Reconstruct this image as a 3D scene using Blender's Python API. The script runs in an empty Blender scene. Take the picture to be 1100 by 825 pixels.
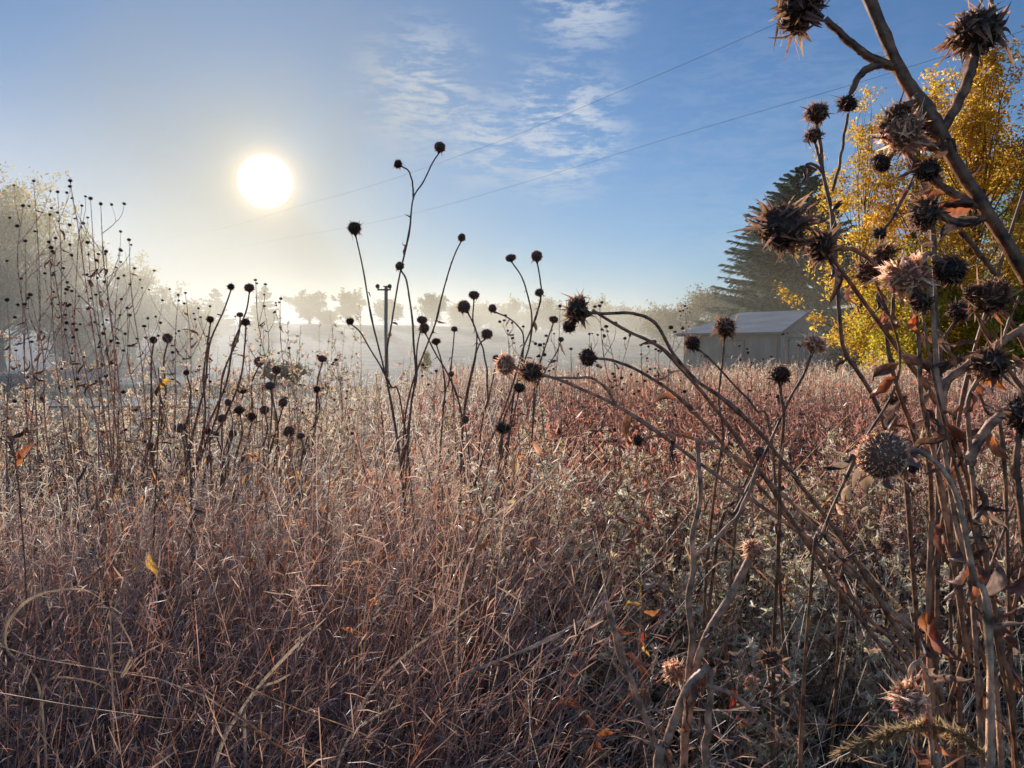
import bpy, math, random
import numpy as np
from math import sin, cos, pi, radians
from mathutils import Vector, Matrix

rng = np.random.default_rng(7)
random.seed(7)
scene = bpy.context.scene
COL = scene.collection

# ------------------------------------------------------------------ camera
CAM_H = 1.6
F_PX = 800.0                      # focal length in photo pixels (photo is 1100 x 825)
PITCH = math.atan(40.5 / F_PX)
cd = bpy.data.cameras.new('camera')
cam = bpy.data.objects.new('camera', cd)
COL.objects.link(cam)
cam.location = (0, 0, CAM_H)
cam.rotation_euler = (pi / 2 - PITCH, 0, 0)
cd.sensor_width = 36
cd.lens = 36 * F_PX / 1100
cd.clip_start = 0.02
cd.clip_end = 3000
scene.camera = cam

def at(px, py, Y):
    """World point at distance Y (metres in front of the camera) seen in direction px, py."""
    xc = (px - 550) / F_PX
    yc = (412.5 - py) / F_PX
    d = np.array([xc, cos(PITCH) + yc * sin(PITCH), -sin(PITCH) + yc * cos(PITCH)])
    return np.array([0, 0, CAM_H]) + d * (Y / d[1])

def gz(x, y):
    """Terrain height."""
    x = np.asarray(x, float); y = np.asarray(y, float)
    t = np.clip((y - 55) / 95, 0, 1); t = t * t * (3 - 2 * t)
    k = 1 / (1 + np.exp((x - 25) / 22))
    h = t * (1.6 + 4.6 * k)
    h = h + 0.05 * np.sin(x * 0.31 + 1) * np.sin(y * 0.23) * np.clip(y / 20, 0, 1)
    return h

# ------------------------------------------------------------------ node helpers
def new_mat(name):
    m = bpy.data.materials.new(name)
    m.use_nodes = True
    nt = m.node_tree
    nt.nodes.clear()
    return m, nt

def N(nt, typ, **kw):
    n = nt.nodes.new(typ)
    for k, v in kw.items():
        if k.startswith('i_'):
            key = k[2:]
            key = int(key) if key.isdigit() else key.replace('_', ' ')
            n.inputs[key].default_value = v
        else:
            setattr(n, k, v)
    return n

def veg_mat(name, translucent=0.4, gloss=0.04, noise_scale=60.0, noise_amt=0.35, frost=0.0, tint=(1, 1, 1), rough=0.45, bump=0.0):
    """Plant material: colour from the 'Col' attribute, broken up by noise, part of the light passes through;
    frost whitens faces that look up."""
    m, nt = new_mat(name)
    L = nt.links.new
    out = N(nt, 'ShaderNodeOutputMaterial')
    att = N(nt, 'ShaderNodeAttribute', attribute_name='Col')
    geo = N(nt, 'ShaderNodeNewGeometry')
    noi = N(nt, 'ShaderNodeTexNoise', i_Scale=noise_scale, i_Detail=3.0)
    L(geo.outputs['Position'], noi.inputs['Vector'])
    mr = N(nt, 'ShaderNodeMapRange')
    mr.inputs['From Min'].default_value = 0.3; mr.inputs['From Max'].default_value = 0.7
    mr.inputs['To Min'].default_value = 1 - noise_amt; mr.inputs['To Max'].default_value = 1 + noise_amt
    L(noi.outputs['Fac'], mr.inputs['Value'])
    mul = N(nt, 'ShaderNodeVectorMath', operation='MULTIPLY')
    L(att.outputs['Color'], mul.inputs[0])
    mul.inputs[1].default_value = tint
    sc = N(nt, 'ShaderNodeVectorMath', operation='SCALE')
    L(mul.outputs[0], sc.inputs[0]); L(mr.outputs[0], sc.inputs['Scale'])
    colout = sc.outputs[0]
    if frost > 0:
        sep = N(nt, 'ShaderNodeSeparateXYZ'); L(geo.outputs['Normal'], sep.inputs[0])
        ab = N(nt, 'ShaderNodeMapRange')
        ab.inputs['From Min'].default_value = 0.05; ab.inputs['From Max'].default_value = 0.9
        ab.inputs['To Min'].default_value = 0.0; ab.inputs['To Max'].default_value = frost
        L(sep.outputs['Z'], ab.inputs['Value'])
        n2 = N(nt, 'ShaderNodeTexNoise', i_Scale=noise_scale * 3, i_Detail=2.0); L(geo.outputs['Position'], n2.inputs['Vector'])
        mm = N(nt, 'ShaderNodeMath', operation='MULTIPLY'); L(ab.outputs[0], mm.inputs[0])
        r2 = N(nt, 'ShaderNodeMapRange'); r2.inputs['From Min'].default_value = 0.4; r2.inputs['From Max'].default_value = 0.6
        L(n2.outputs['Fac'], r2.inputs['Value']); L(r2.outputs[0], mm.inputs[1])
        mx = N(nt, 'ShaderNodeMixRGB'); L(mm.outputs[0], mx.inputs['Fac']); L(colout, mx.inputs['Color1'])
        mx.inputs['Color2'].default_value = (0.64, 0.58, 0.53, 1)
        colout = mx.outputs[0]
    dif = N(nt, 'ShaderNodeBsdfDiffuse'); L(colout, dif.inputs['Color'])
    tr = N(nt, 'ShaderNodeBsdfTranslucent'); L(colout, tr.inputs['Color'])
    if bump:
        nb_ = N(nt, 'ShaderNodeTexNoise', i_Scale=noise_scale * 4, i_Detail=3.0); L(geo.outputs['Position'], nb_.inputs['Vector'])
        bp = N(nt, 'ShaderNodeBump', i_Strength=bump, i_Distance=0.002); L(nb_.outputs['Fac'], bp.inputs['Height']); L(bp.outputs[0], dif.inputs['Normal'])
    m1 = N(nt, 'ShaderNodeMixShader'); m1.inputs[0].default_value = translucent
    L(dif.outputs[0], m1.inputs[1]); L(tr.outputs[0], m1.inputs[2])
    gl = N(nt, 'ShaderNodeBsdfGlossy', i_Roughness=rough)
    gl.inputs['Color'].default_value = (0.9, 0.9, 0.95, 1)
    m2 = N(nt, 'ShaderNodeMixShader'); m2.inputs[0].default_value = gloss
    L(m1.outputs[0], m2.inputs[1]); L(gl.outputs[0], m2.inputs[2])
    L(m2.outputs[0], out.inputs['Surface'])
    return m

def solid_mat(name, base, var=0.25, scale=8.0, rough=0.8, bump=0.2, base2=None, stretch=(1, 1, 1)):
    m, nt = new_mat(name)
    L = nt.links.new
    out = N(nt, 'ShaderNodeOutputMaterial')
    p = N(nt, 'ShaderNodeBsdfPrincipled', i_Roughness=rough)
    tc = N(nt, 'ShaderNodeTexCoord')
    mp = N(nt, 'ShaderNodeMapping'); mp.inputs['Scale'].default_value = stretch
    L(tc.outputs['Object'], mp.inputs[0])
    noi = N(nt, 'ShaderNodeTexNoise', i_Scale=scale, i_Detail=6.0)
    L(mp.outputs[0], noi.inputs['Vector'])
    cr = N(nt, 'ShaderNodeValToRGB')
    b2 = base2 or tuple(c * (1 - var) for c in base)
    cr.color_ramp.elements[0].color = (*b2, 1); cr.color_ramp.elements[0].position = 0.3
    cr.color_ramp.elements[1].color = (*base, 1); cr.color_ramp.elements[1].position = 0.7
    L(noi.outputs['Fac'], cr.inputs[0]); L(cr.outputs[0], p.inputs['Base Color'])
    bp = N(nt, 'ShaderNodeBump', i_Strength=bump, i_Distance=0.02)
    L(noi.outputs['Fac'], bp.inputs['Height']); L(bp.outputs[0], p.inputs['Normal'])
    L(p.outputs[0], out.inputs['Surface'])
    return m

# ------------------------------------------------------------------ mesh accumulators (numpy)
def nrm(v):
    return v / np.maximum(np.linalg.norm(v, axis=-1, keepdims=True), 1e-9)

class Acc:
    def __init__(s):
        s.v = []; s.f = []; s.c = []; s.n = 0
    def add(s, V, Fq, C):
        V = np.asarray(V, float).reshape(-1, 3)
        C = np.broadcast_to(np.asarray(C, float), (len(V), 3)) if np.ndim(C) == 1 else np.asarray(C, float).reshape(-1, 3)
        s.v.append(V); s.f.append(np.asarray(Fq, np.int64).reshape(-1, 4) + s.n); s.c.append(C); s.n += len(V)
    def ribbon(s, P, W, C, side=None):
        n, k, _ = P.shape
        T = nrm(np.gradient(P, axis=1))
        if side is None: side = rng.normal(size=(n, 3))
        S = nrm(np.cross(T, side[:, None, :]))
        h = (W / 2)[..., None] * S
        V = np.stack([P - h, P + h], 2)
        i = (np.arange(n)[:, None] * k + np.arange(k - 1)[None]) * 2
        F = np.stack([i, i + 1, i + 3, i + 2], -1)
        s.add(V, F, np.repeat(C[:, :, None, :], 2, 2))
    def leaf(s, P, W, C, Ce, side=None, fold=0.35):
        """three verts across, edges coloured Ce"""
        n, k, _ = P.shape
        T = nrm(np.gradient(P, axis=1))
        if side is None: side = rng.normal(size=(n, 3))
        S = nrm(np.cross(T, side[:, None, :])); U = np.cross(S, T)
        h = (W / 2)[..., None]
        V = np.stack([P - h * S + U * h * fold, P, P + h * S + U * h * fold], 2)
        i = (np.arange(n)[:, None] * k + np.arange(k - 1)[None]) * 3
        F1 = np.stack([i, i + 1, i + 4, i + 3], -1); F2 = np.stack([i + 1, i + 2, i + 5, i + 4], -1)
        s.add(V, np.concatenate([F1.reshape(-1, 4), F2.reshape(-1, 4)]), np.stack([Ce, C, Ce], 2))
    def tube(s, P, R, C, sides=3):
        n, k, _ = P.shape
        T = nrm(np.gradient(P, axis=1))
        ref = np.array([0.31, 0.87, 0.12]) + 0 * T
        bad = np.abs((T * nrm(ref)).sum(-1)) > 0.97
        ref[bad] = (1, 0, 0)
        U = nrm(np.cross(T, ref)); Vv = np.cross(T, U)
        a = np.arange(sides) * 2 * pi / sides
        ring = U[:, :, None, :] * np.cos(a)[None, None, :, None] + Vv[:, :, None, :] * np.sin(a)[None, None, :, None]
        V = P[:, :, None, :] + ring * R[:, :, None, None]
        base = (np.arange(n)[:, None, None] * k + np.arange(k - 1)[None, :, None]) * sides
        j = np.arange(sides)[None, None]; j2 = (j + 1) % sides
        F = np.stack([base + j, base + j2, base + sides + j2, base + sides + j], -1)
        s.add(V, F, np.repeat(C[:, :, None, :], sides, 2))
    def quads(s, P, size, C, normal=None, aspect=0.8):
        """leaf-sized diamond faces at P"""
        n = len(P)
        a = nrm(rng.normal(size=(n, 3))) if normal is None else normal
        b = nrm(np.cross(a, rng.normal(size=(n, 3)))); c = np.cross(a, b)
        sz = np.broadcast_to(size, (n,))[:, None]
        V = np.stack([P - b * sz, P - c * sz * aspect * .6 + a * sz * .15, P + b * sz, P + c * sz * aspect * .6 + a * sz * .15], 1)
        F = np.arange(n * 4).reshape(n, 4)
        s.add(V, F, np.repeat(C[:, None, :], 4, 1))
    def mesh(s, name, smooth=False):
        V = np.concatenate(s.v); F = np.concatenate(s.f); C = np.concatenate(s.c)
        me = bpy.data.meshes.new(name)
        me.vertices.add(len(V)); me.vertices.foreach_set('co', V.astype(np.float32).ravel())
        me.loops.add(F.size); me.loops.foreach_set('vertex_index', F.astype(np.int32).ravel())
        me.polygons.add(len(F)); me.polygons.foreach_set('loop_start', np.arange(0, F.size, 4, dtype=np.int32))
        if smooth: me.polygons.foreach_set('use_smooth', np.ones(len(F), bool))
        me.update(calc_edges=True)
        at_ = me.attributes.new('Col', 'FLOAT_COLOR', 'POINT')
        C4 = np.concatenate([np.clip(C, 0, 1), np.ones((len(C), 1))], 1)
        at_.data.foreach_set('color', C4.astype(np.float32).ravel())
        return me
    def obj(s, name, mat, parent=None, loc=(0, 0, 0), smooth=False):
        me = s.mesh(name, smooth); me.materials.append(mat)
        return link(name, me, parent, loc)

def link(name, me, parent=None, loc=(0, 0, 0)):
    o = bpy.data.objects.new(name, me); COL.objects.link(o)
    o.location = loc
    if parent is not None: o.parent = parent
    return o

def tag(o, label=None, cat=None, group=None, kind=None):
    if label: o['label'] = label
    if cat: o['category'] = cat
    if group: o['group'] = group
    if kind: o['kind'] = kind
    return o

def empty(name, loc, label, cat, group=None):
    o = bpy.data.objects.new(name, None); COL.objects.link(o)
    o.location = tuple(float(c) for c in loc); o.empty_display_size = 0.1
    return tag(o, label, cat, group)

def poly_obj(name, verts, faces, mat, parent=None, loc=(0, 0, 0), bevel=0):
    me = bpy.data.meshes.new(name); me.from_pydata([tuple(map(float, v)) for v in verts], [], faces); me.update()
    me.materials.append(mat)
    o = link(name, me, parent, loc)
    if bevel:
        b = o.modifiers.new('bevel', 'BEVEL'); b.width = bevel; b.segments = 2
    return o

def box(x0, x1, y0, y1, z0, z1):
    v = [(x, y, z) for z in (z0, z1) for y in (y0, y1) for x in (x0, x1)]
    f = [(0, 2, 3, 1), (4, 5, 7, 6), (0, 1, 5, 4), (2, 6, 7, 3), (0, 4, 6, 2), (1, 3, 7, 5)]
    return v, f

def boxes(lst):
    V = []; Fc = []
    for b in lst:
        v, f = box(*b); n = len(V); V += v; Fc += [tuple(i + n for i in q) for q in f]
    return V, Fc

def curve_pts(ctrl, per=6):
    """Catmull-Rom through control points -> (M,3)"""
    c = np.asarray(ctrl, float)
    if len(c) == 2: c = np.stack([c[0], c[0] * .67 + c[1] * .33, c[0] * .33 + c[1] * .67, c[1]])
    p = np.concatenate([[2 * c[0] - c[1]], c, [2 * c[-1] - c[-2]]])
    out = []
    for i in range(1, len(p) - 2):
        t = np.linspace(0, 1, per, endpoint=False)[:, None]
        a, b, d, e = p[i - 1], p[i], p[i + 1], p[i + 2]
        out.append(0.5 * ((2 * b) + (-a + d) * t + (2 * a - 5 * b + 4 * d - e) * t ** 2 + (-a + 3 * b - 3 * d + e) * t ** 3))
    out.append(c[-1:])
    return np.concatenate(out)

# ------------------------------------------------------------------ colours helper
def jit(base, n, amt=0.2, k=None):
    base = np.asarray(base, float)
    m = 1 + amt * rng.normal(size=(n, 1)); hue = 1 + 0.3 * amt * rng.normal(size=(n, 3))
    return np.clip(base * m * hue, 0.003, 1)

def pick(cols, probs, n, amt=0.2):
    cols = np.asarray(cols, float); i = rng.choice(len(cols), size=n, p=np.asarray(probs) / np.sum(probs))
    return np.clip(cols[i] * (1 + amt * rng.normal(size=(n, 1))) * (1 + .06 * rng.normal(size=(n, 3))), 0.003, 1)

# ------------------------------------------------------------------ sun, sky
SUN_AZ = math.atan((285 - 550) / F_PX)            # negative = left of the view axis
sd = at(285, 195, 100.0) - np.array([0, 0, CAM_H]); sd = sd / np.linalg.norm(sd)
SUN_DIR = Vector(sd)
SUN_EL = math.asin(sd[2]); SUN_AZ = math.atan2(sd[0], sd[1])
ld = bpy.data.lights.new('sun', 'SUN'); sun = bpy.data.objects.new('sun', ld); COL.objects.link(sun)
ld.energy = 5.0; ld.angle = radians(0.6); ld.color = (1.0, 0.90, 0.76)
sun.rotation_euler = SUN_DIR.to_track_quat('Z', 'Y').to_euler()
sun.location = SUN_DIR * 50

def build_world():
    w = bpy.data.worlds.new('World'); scene.world = w; w.use_nodes = True
    nt = w.node_tree; nt.nodes.clear(); L = nt.links.new
    out = N(nt, 'ShaderNodeOutputWorld'); bg = N(nt, 'ShaderNodeBackground'); bg.inputs['Strength'].default_value = 1.0
    sky = N(nt, 'ShaderNodeTexSky', sky_type='NISHITA', sun_disc=False)
    sky.sun_elevation = SUN_EL; sky.sun_rotation = SUN_AZ
    sky.air_density = 1.0; sky.dust_density = 0.15; sky.ozone_density = 2.2
    tc = N(nt, 'ShaderNodeTexCoord')
    def math_(op, a, b=None, c=None, clamp=False):
        n = N(nt, 'ShaderNodeMath', operation=op, use_clamp=clamp)
        for i, v in enumerate((a, b, c)):
            if v is None: continue
            if isinstance(v, (int, float)): n.inputs[i].default_value = v
            else: L(v, n.inputs[i])
        return n.outputs[0]
    def vscale(col, f):
        n = N(nt, 'ShaderNodeVectorMath', operation='SCALE')
        if isinstance(col, tuple): n.inputs[0].default_value = col
        else: L(col, n.inputs[0])
        if isinstance(f, (int, float)): n.inputs['Scale'].default_value = f
        else: L(f, n.inputs['Scale'])
        return n.outputs[0]
    def vadd(a, b):
        n = N(nt, 'ShaderNodeVectorMath', operation='ADD'); L(a, n.inputs[0]); L(b, n.inputs[1]); return n.outputs[0]
    def mix(a, b, f):
        n = N(nt, 'ShaderNodeMixRGB')
        if isinstance(a, tuple): n.inputs[1].default_value = (*a, 1)
        else: L(a, n.inputs[1])
        if isinstance(b, tuple): n.inputs[2].default_value = (*b, 1)
        else: L(b, n.inputs[2])
        L(f, n.inputs[0]); return n.outputs[0]
    D = tc.outputs['Generated']
    nv = N(nt, 'ShaderNodeVectorMath', operation='NORMALIZE'); L(D, nv.inputs[0]); D = nv.outputs[0]
    def angle_to(v):
        n = N(nt, 'ShaderNodeVectorMath', operation='DOT_PRODUCT'); L(D, n.inputs[0]); n.inputs[1].default_value = v
        return math_('MULTIPLY', math_('ARCCOSINE', math_('MINIMUM', n.outputs['Value'], 0.9999999)), 180 / pi)
    def smooth(x, a, b):
        m = N(nt, 'ShaderNodeMapRange', interpolation_type='SMOOTHSTEP'); L(x, m.inputs[0])
        m.inputs[1].default_value = a; m.inputs[2].default_value = b; return m.outputs[0]
    def expo(x, k):     # exp(-x/k)
        return math_('EXPONENT', math_('MULTIPLY', x, -1.0 / k))
    sp = N(nt, 'ShaderNodeSeparateXYZ'); L(D, sp.inputs[0]); Z = sp.outputs['Z']
    el = math_('MULTIPLY', math_('ARCSINE', math_('MAXIMUM', Z, 0.0)), 180 / pi)
    ang = angle_to(tuple(SUN_DIR))
    base = vscale(sky.outputs[0], SKY_STR)
    # deepen and blue the clear part of the sky
    hs = N(nt, 'ShaderNodeVectorMath', operation='MULTIPLY'); L(base, hs.inputs[0]); hs.inputs[1].default_value = SKY_TINT
    col = hs.outputs[0]
    # thin high cloud, rippled
    mp = N(nt, 'ShaderNodeMapping'); L(D, mp.inputs[0])
    mp.inputs['Rotation'].default_value = (0, radians(20), 0); mp.inputs['Scale'].default_value = (5.0, 6.0, 19.0)
    n1 = N(nt, 'ShaderNodeTexNoise', i_Scale=2.6, i_Detail=9.0, i_Roughness=0.62, i_Distortion=0.6); L(mp.outputs[0], n1.inputs['Vector'])
    n1b = N(nt, 'ShaderNodeTexNoise', i_Scale=9.0, i_Detail=6.0, i_Roughness=0.7); L(mp.outputs[0], n1b.inputs['Vector'])
    fine = math_('MULTIPLY_ADD', n1b.outputs['Fac'], 0.45, math_('MULTIPLY', n1.outputs['Fac'], 0.75))
    cl_n = smooth(fine, 0.50, 0.70)
    def spot(px, py, r0, r1):
        v = at(px, py, 10.0) - np.array([0, 0, CAM_H]); v = v / np.linalg.norm(v)
        return smooth(angle_to(tuple(float(c) for c in v)), r1, r0)
    reg = math_('MAXIMUM', spot(450, 100, 1.0, 6.5), spot(600, 140, 1.5, 7.0))
    reg = math_('MAXIMUM', reg, math_('MULTIPLY', spot(625, -5, 1.0, 5.5), 0.8))
    reg = math_('MAXIMUM', reg, math_('MULTIPLY', spot(520, 150, 1.0, 5), 0.9))
    reg = math_('MAXIMUM', reg, math_('MULTIPLY', spot(820, 190, 4, 16), 0.12))
    cl = math_('MULTIPLY', cl_n, reg)
    col = mix(col, (0.72, 0.76, 0.82), math_('MULTIPLY', cl, 0.78, None, True))
    # fog drifting up in front of the sky: around the sun and down to the horizon
    n2 = N(nt, 'ShaderNodeTexNoise', i_Scale=3.2, i_Detail=5.0, i_Roughness=0.5, i_Distortion=0.8); L(D, n2.inputs['Vector'])
    nz = math_('MULTIPLY_ADD', smooth(n2.outputs['Fac'], 0.3, 0.7), 0.5, 0.75)
    veil = math_('MINIMUM', math_('MULTIPLY', expo(ang, 11.0), 1.1), 0.97)
    veil = math_('MULTIPLY', veil, nz)
    hz = math_('MULTIPLY', expo(el, 6.5), math_('MULTIPLY_ADD', expo(ang, 26.0), 0.85, 0.40))
    tot = math_('SUBTRACT', 1.0, math_('MULTIPLY', math_('SUBTRACT', 1.0, veil, None, True), math_('SUBTRACT', 1.0, hz, None, True)))
    hazecol = mix((0.33, 0.43, 0.54), (0.43, 0.44, 0.40), smooth(ang, 30.0, 5.0))
    hazecol = mix(hazecol, (0.64, 0.58, 0.45), math_('MULTIPLY', expo(el, 5.0), smooth(ang, 38.0, 6.0)))
    col = mix(col, hazecol, math_('MINIMUM', tot, 0.95))
    # aureole and the burnt-out sun itself
    col = vadd(col, vscale((1.0, 0.93, 0.74), math_('MULTIPLY', expo(ang, 2.6), 0.50)))
    col = vadd(col, vscale((1.0, 0.62, 0.28), math_('MULTIPLY', expo(math_('MAXIMUM', math_('SUBTRACT', ang, 1.9), 0), 0.6), 0.35)))
    col = vadd(col, vscale((1.0, 0.96, 0.86), math_('MULTIPLY', smooth(ang, 1.95, 1.1), 5.0)))
    L(col, bg.inputs['Color']); L(bg.outputs[0], out.inputs['Surface'])
SKY_STR = 0.093
SKY_TINT = (0.70, 0.91, 1.22)
build_world()

# ------------------------------------------------------------------ render settings
scene.view_settings.view_transform = 'Standard'; scene.view_settings.look = 'None'; scene.view_settings.exposure = 0
cy = scene.cycles
cy.max_bounces = 5; cy.diffuse_bounces = 3; cy.glossy_bounces = 1; cy.transmission_bounces = 3; cy.transparent_max_bounces = 8
cy.volume_bounces = 0
cy.use_adaptive_sampling = True; cy.adaptive_threshold = 0.015
cy.use_denoising = True
try:
    cy.denoiser = 'OPENIMAGEDENOISE'; cy.denoising_input_passes = 'RGB_ALBEDO_NORMAL'
except Exception: pass
cy.sample_clamp_indirect = 4.0
# ================================================================== GROUND
def ground():
    xs = np.concatenate([np.linspace(-900, -130, 14), np.linspace(-110, 140, 90), np.linspace(160, 900, 14)])
    ys = np.concatenate([np.linspace(-40, 180, 100), np.linspace(200, 1500, 16)])
    X, Y = np.meshgrid(xs, ys)
    V = np.stack([X, Y, gz(X, Y)], -1).reshape(-1, 3)
    nx, ny = len(xs), len(ys)
    i = np.arange((ny - 1))[:, None] * nx + np.arange(nx - 1)[None]
    Fq = np.stack([i, i + 1, i + nx + 1, i + nx], -1)
    a = Acc(); a.add(V, Fq, (0.2, 0.2, 0.2))
    m, nt = new_mat('field_ground'); L = nt.links.new
    out = N(nt, 'ShaderNodeOutputMaterial'); p = N(nt, 'ShaderNodeBsdfPrincipled', i_Roughness=0.9)
    geo = N(nt, 'ShaderNodeNewGeometry'); sp = N(nt, 'ShaderNodeSeparateXYZ'); L(geo.outputs['Position'], sp.inputs[0])
    n1 = N(nt, 'ShaderNodeTexNoise', i_Scale=0.35, i_Detail=8.0, i_Roughness=0.65); L(geo.outputs['Position'], n1.inputs['Vector'])
    cr = N(nt, 'ShaderNodeValToRGB'); e = cr.color_ramp.elements
    e[0].position = 0.3; e[0].color = (0.24, 0.22, 0.14, 1); e[1].position = 0.7; e[1].color = (0.60, 0.56, 0.44, 1)
    L(n1.outputs['Fac'], cr.inputs[0])
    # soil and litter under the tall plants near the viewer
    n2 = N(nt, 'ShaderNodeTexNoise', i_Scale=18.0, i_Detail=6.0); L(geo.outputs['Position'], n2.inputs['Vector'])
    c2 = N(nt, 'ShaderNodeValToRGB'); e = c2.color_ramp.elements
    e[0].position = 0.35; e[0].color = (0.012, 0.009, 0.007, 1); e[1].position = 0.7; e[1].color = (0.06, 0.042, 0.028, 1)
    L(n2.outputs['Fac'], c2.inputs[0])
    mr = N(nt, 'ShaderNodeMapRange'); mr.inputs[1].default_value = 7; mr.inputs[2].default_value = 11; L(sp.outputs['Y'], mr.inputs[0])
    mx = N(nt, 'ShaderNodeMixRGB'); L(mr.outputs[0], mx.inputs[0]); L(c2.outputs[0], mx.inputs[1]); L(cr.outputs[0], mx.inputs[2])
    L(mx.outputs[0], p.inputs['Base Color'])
    bp = N(nt, 'ShaderNodeBump', i_Strength=0.6, i_Distance=0.05); L(n2.outputs['Fac'], bp.inputs['Height']); L(bp.outputs[0], p.inputs['Normal'])
    L(p.outputs[0], out.inputs['Surface'])
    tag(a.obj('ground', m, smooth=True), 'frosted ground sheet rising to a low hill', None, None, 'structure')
    # pale gravel lane crossing beyond the meadow on the left
    a = Acc(); xs = np.linspace(-90, 120, 160); yc = 21.0 + (xs + 14) * -0.12 + np.clip(xs + 4, 0, 200) * .55
    wid = 1.5
    V = np.stack([np.stack([xs, yc - wid, gz(xs, yc - wid) + 0.03], -1), np.stack([xs, yc + wid, gz(xs, yc + wid) + 0.03], -1)], 1)
    j = np.arange(len(xs) - 1) * 2
    a.add(V.reshape(-1, 3), np.stack([j, j + 2, j + 3, j + 1], -1), (0.4, 0.4, 0.38))
    tag(a.obj('road', solid_mat('gravel', (0.72, 0.66, 0.54), 0.2, 3.0, 0.9, 0.3)), 'pale gravel lane beyond the meadow', None, None, 'structure')
ground()

# ================================================================== FOG (a real volume, denser low down and towards the left)
def fog():
    v, f = box(-170, 150, 17, 330, -1.0, 26)
    mt, nt = new_mat('morning_fog'); L = nt.links.new
    def M(op, a, b=None, c=None, clamp=False):
        n = N(nt, 'ShaderNodeMath', operation=op, use_clamp=clamp)
        for i, q in enumerate((a, b, c)):
            if q is None: continue
            if isinstance(q, (int, float)): n.inputs[i].default_value = q
            else: L(q, n.inputs[i])
        return n.outputs[0]
    def ramp(x, a, b, lo=0.0, hi=1.0):
        m = N(nt, 'ShaderNodeMapRange', interpolation_type='SMOOTHSTEP'); L(x, m.inputs[0])
        m.inputs[1].default_value = a; m.inputs[2].default_value = b; m.inputs[3].default_value = lo; m.inputs[4].default_value = hi; return m.outputs[0]
    out = N(nt, 'ShaderNodeOutputMaterial'); vs = N(nt, 'ShaderNodeVolumeScatter')
    vs.inputs['Color'].default_value = (1.0, 0.91, 0.70, 1); vs.inputs['Anisotropy'].default_value = 0.40
    geo = N(nt, 'ShaderNodeNewGeometry'); sp = N(nt, 'ShaderNodeSeparateXYZ'); L(geo.outputs['Position'], sp.inputs[0])
    X, Y, Z = sp.outputs
    noi = N(nt, 'ShaderNodeTexNoise', i_Scale=0.075, i_Detail=3.0, i_Roughness=.55); L(geo.outputs['Position'], noi.inputs['Vector'])
    nz = ramp(noi.outputs['Fac'], .3, .7, .35, 1.65)
    rise = M('MULTIPLY', ramp(Y, 55, 150), ramp(X, -40, 90, 5.5, 1.5))
    hh = M('MAXIMUM', M('SUBTRACT', Z, rise), 0.0)
    scale = ramp(X, -25, 45, 7.0, 5.5)
    low = M('EXPONENT', M('MULTIPLY', M('POWER', M('DIVIDE', hh, scale), 1.7), -1.0))
    low = M('MULTIPLY', M('MULTIPLY', low, ramp(X, -30, 40, FOG_L, FOG_R)), ramp(Y, 17, 48))
    dx = M('DIVIDE', M('ADD', X, 42.0), 19.0); dy = M('DIVIDE', M('SUBTRACT', Y, 40.0), 15.0)
    g = M('EXPONENT', M('MULTIPLY', M('ADD', M('MULTIPLY', dx, dx), M('MULTIPLY', dy, dy)), -1.0))
    g = M('MULTIPLY', M('MULTIPLY', g, M('EXPONENT', M('MULTIPLY', M('POWER', M('DIVIDE', hh, 9.0), 2.0), -1.0))), FOG_B)
    top = ramp(Z, 26, 14)
    d = M('MULTIPLY', M('MULTIPLY', M('ADD', low, g), nz), top)
    L(d, vs.inputs['Density']); L(vs.outputs[0], out.inputs['Volume'])
    o = poly_obj('fog', v, f, mt)
    tag(o, 'pale morning fog lying over the field and hill', 'fog', None, 'stuff')
FOG_L, FOG_R, FOG_B = 0.0105, 0.0085, 0.085
fog()
cy.volume_step_rate = 1.0; cy.volume_max_steps = 256
# ================================================================== TREES
M_bark = veg_mat('bark', 0.0, 0.02, 6.0, 0.5)
M_leafy = veg_mat('tree_leaves', 0.80, 0.03, 1.3, 0.25)
M_needle = veg_mat('needles', 0.35, 0.03, 1.0, 0.35)

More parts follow.
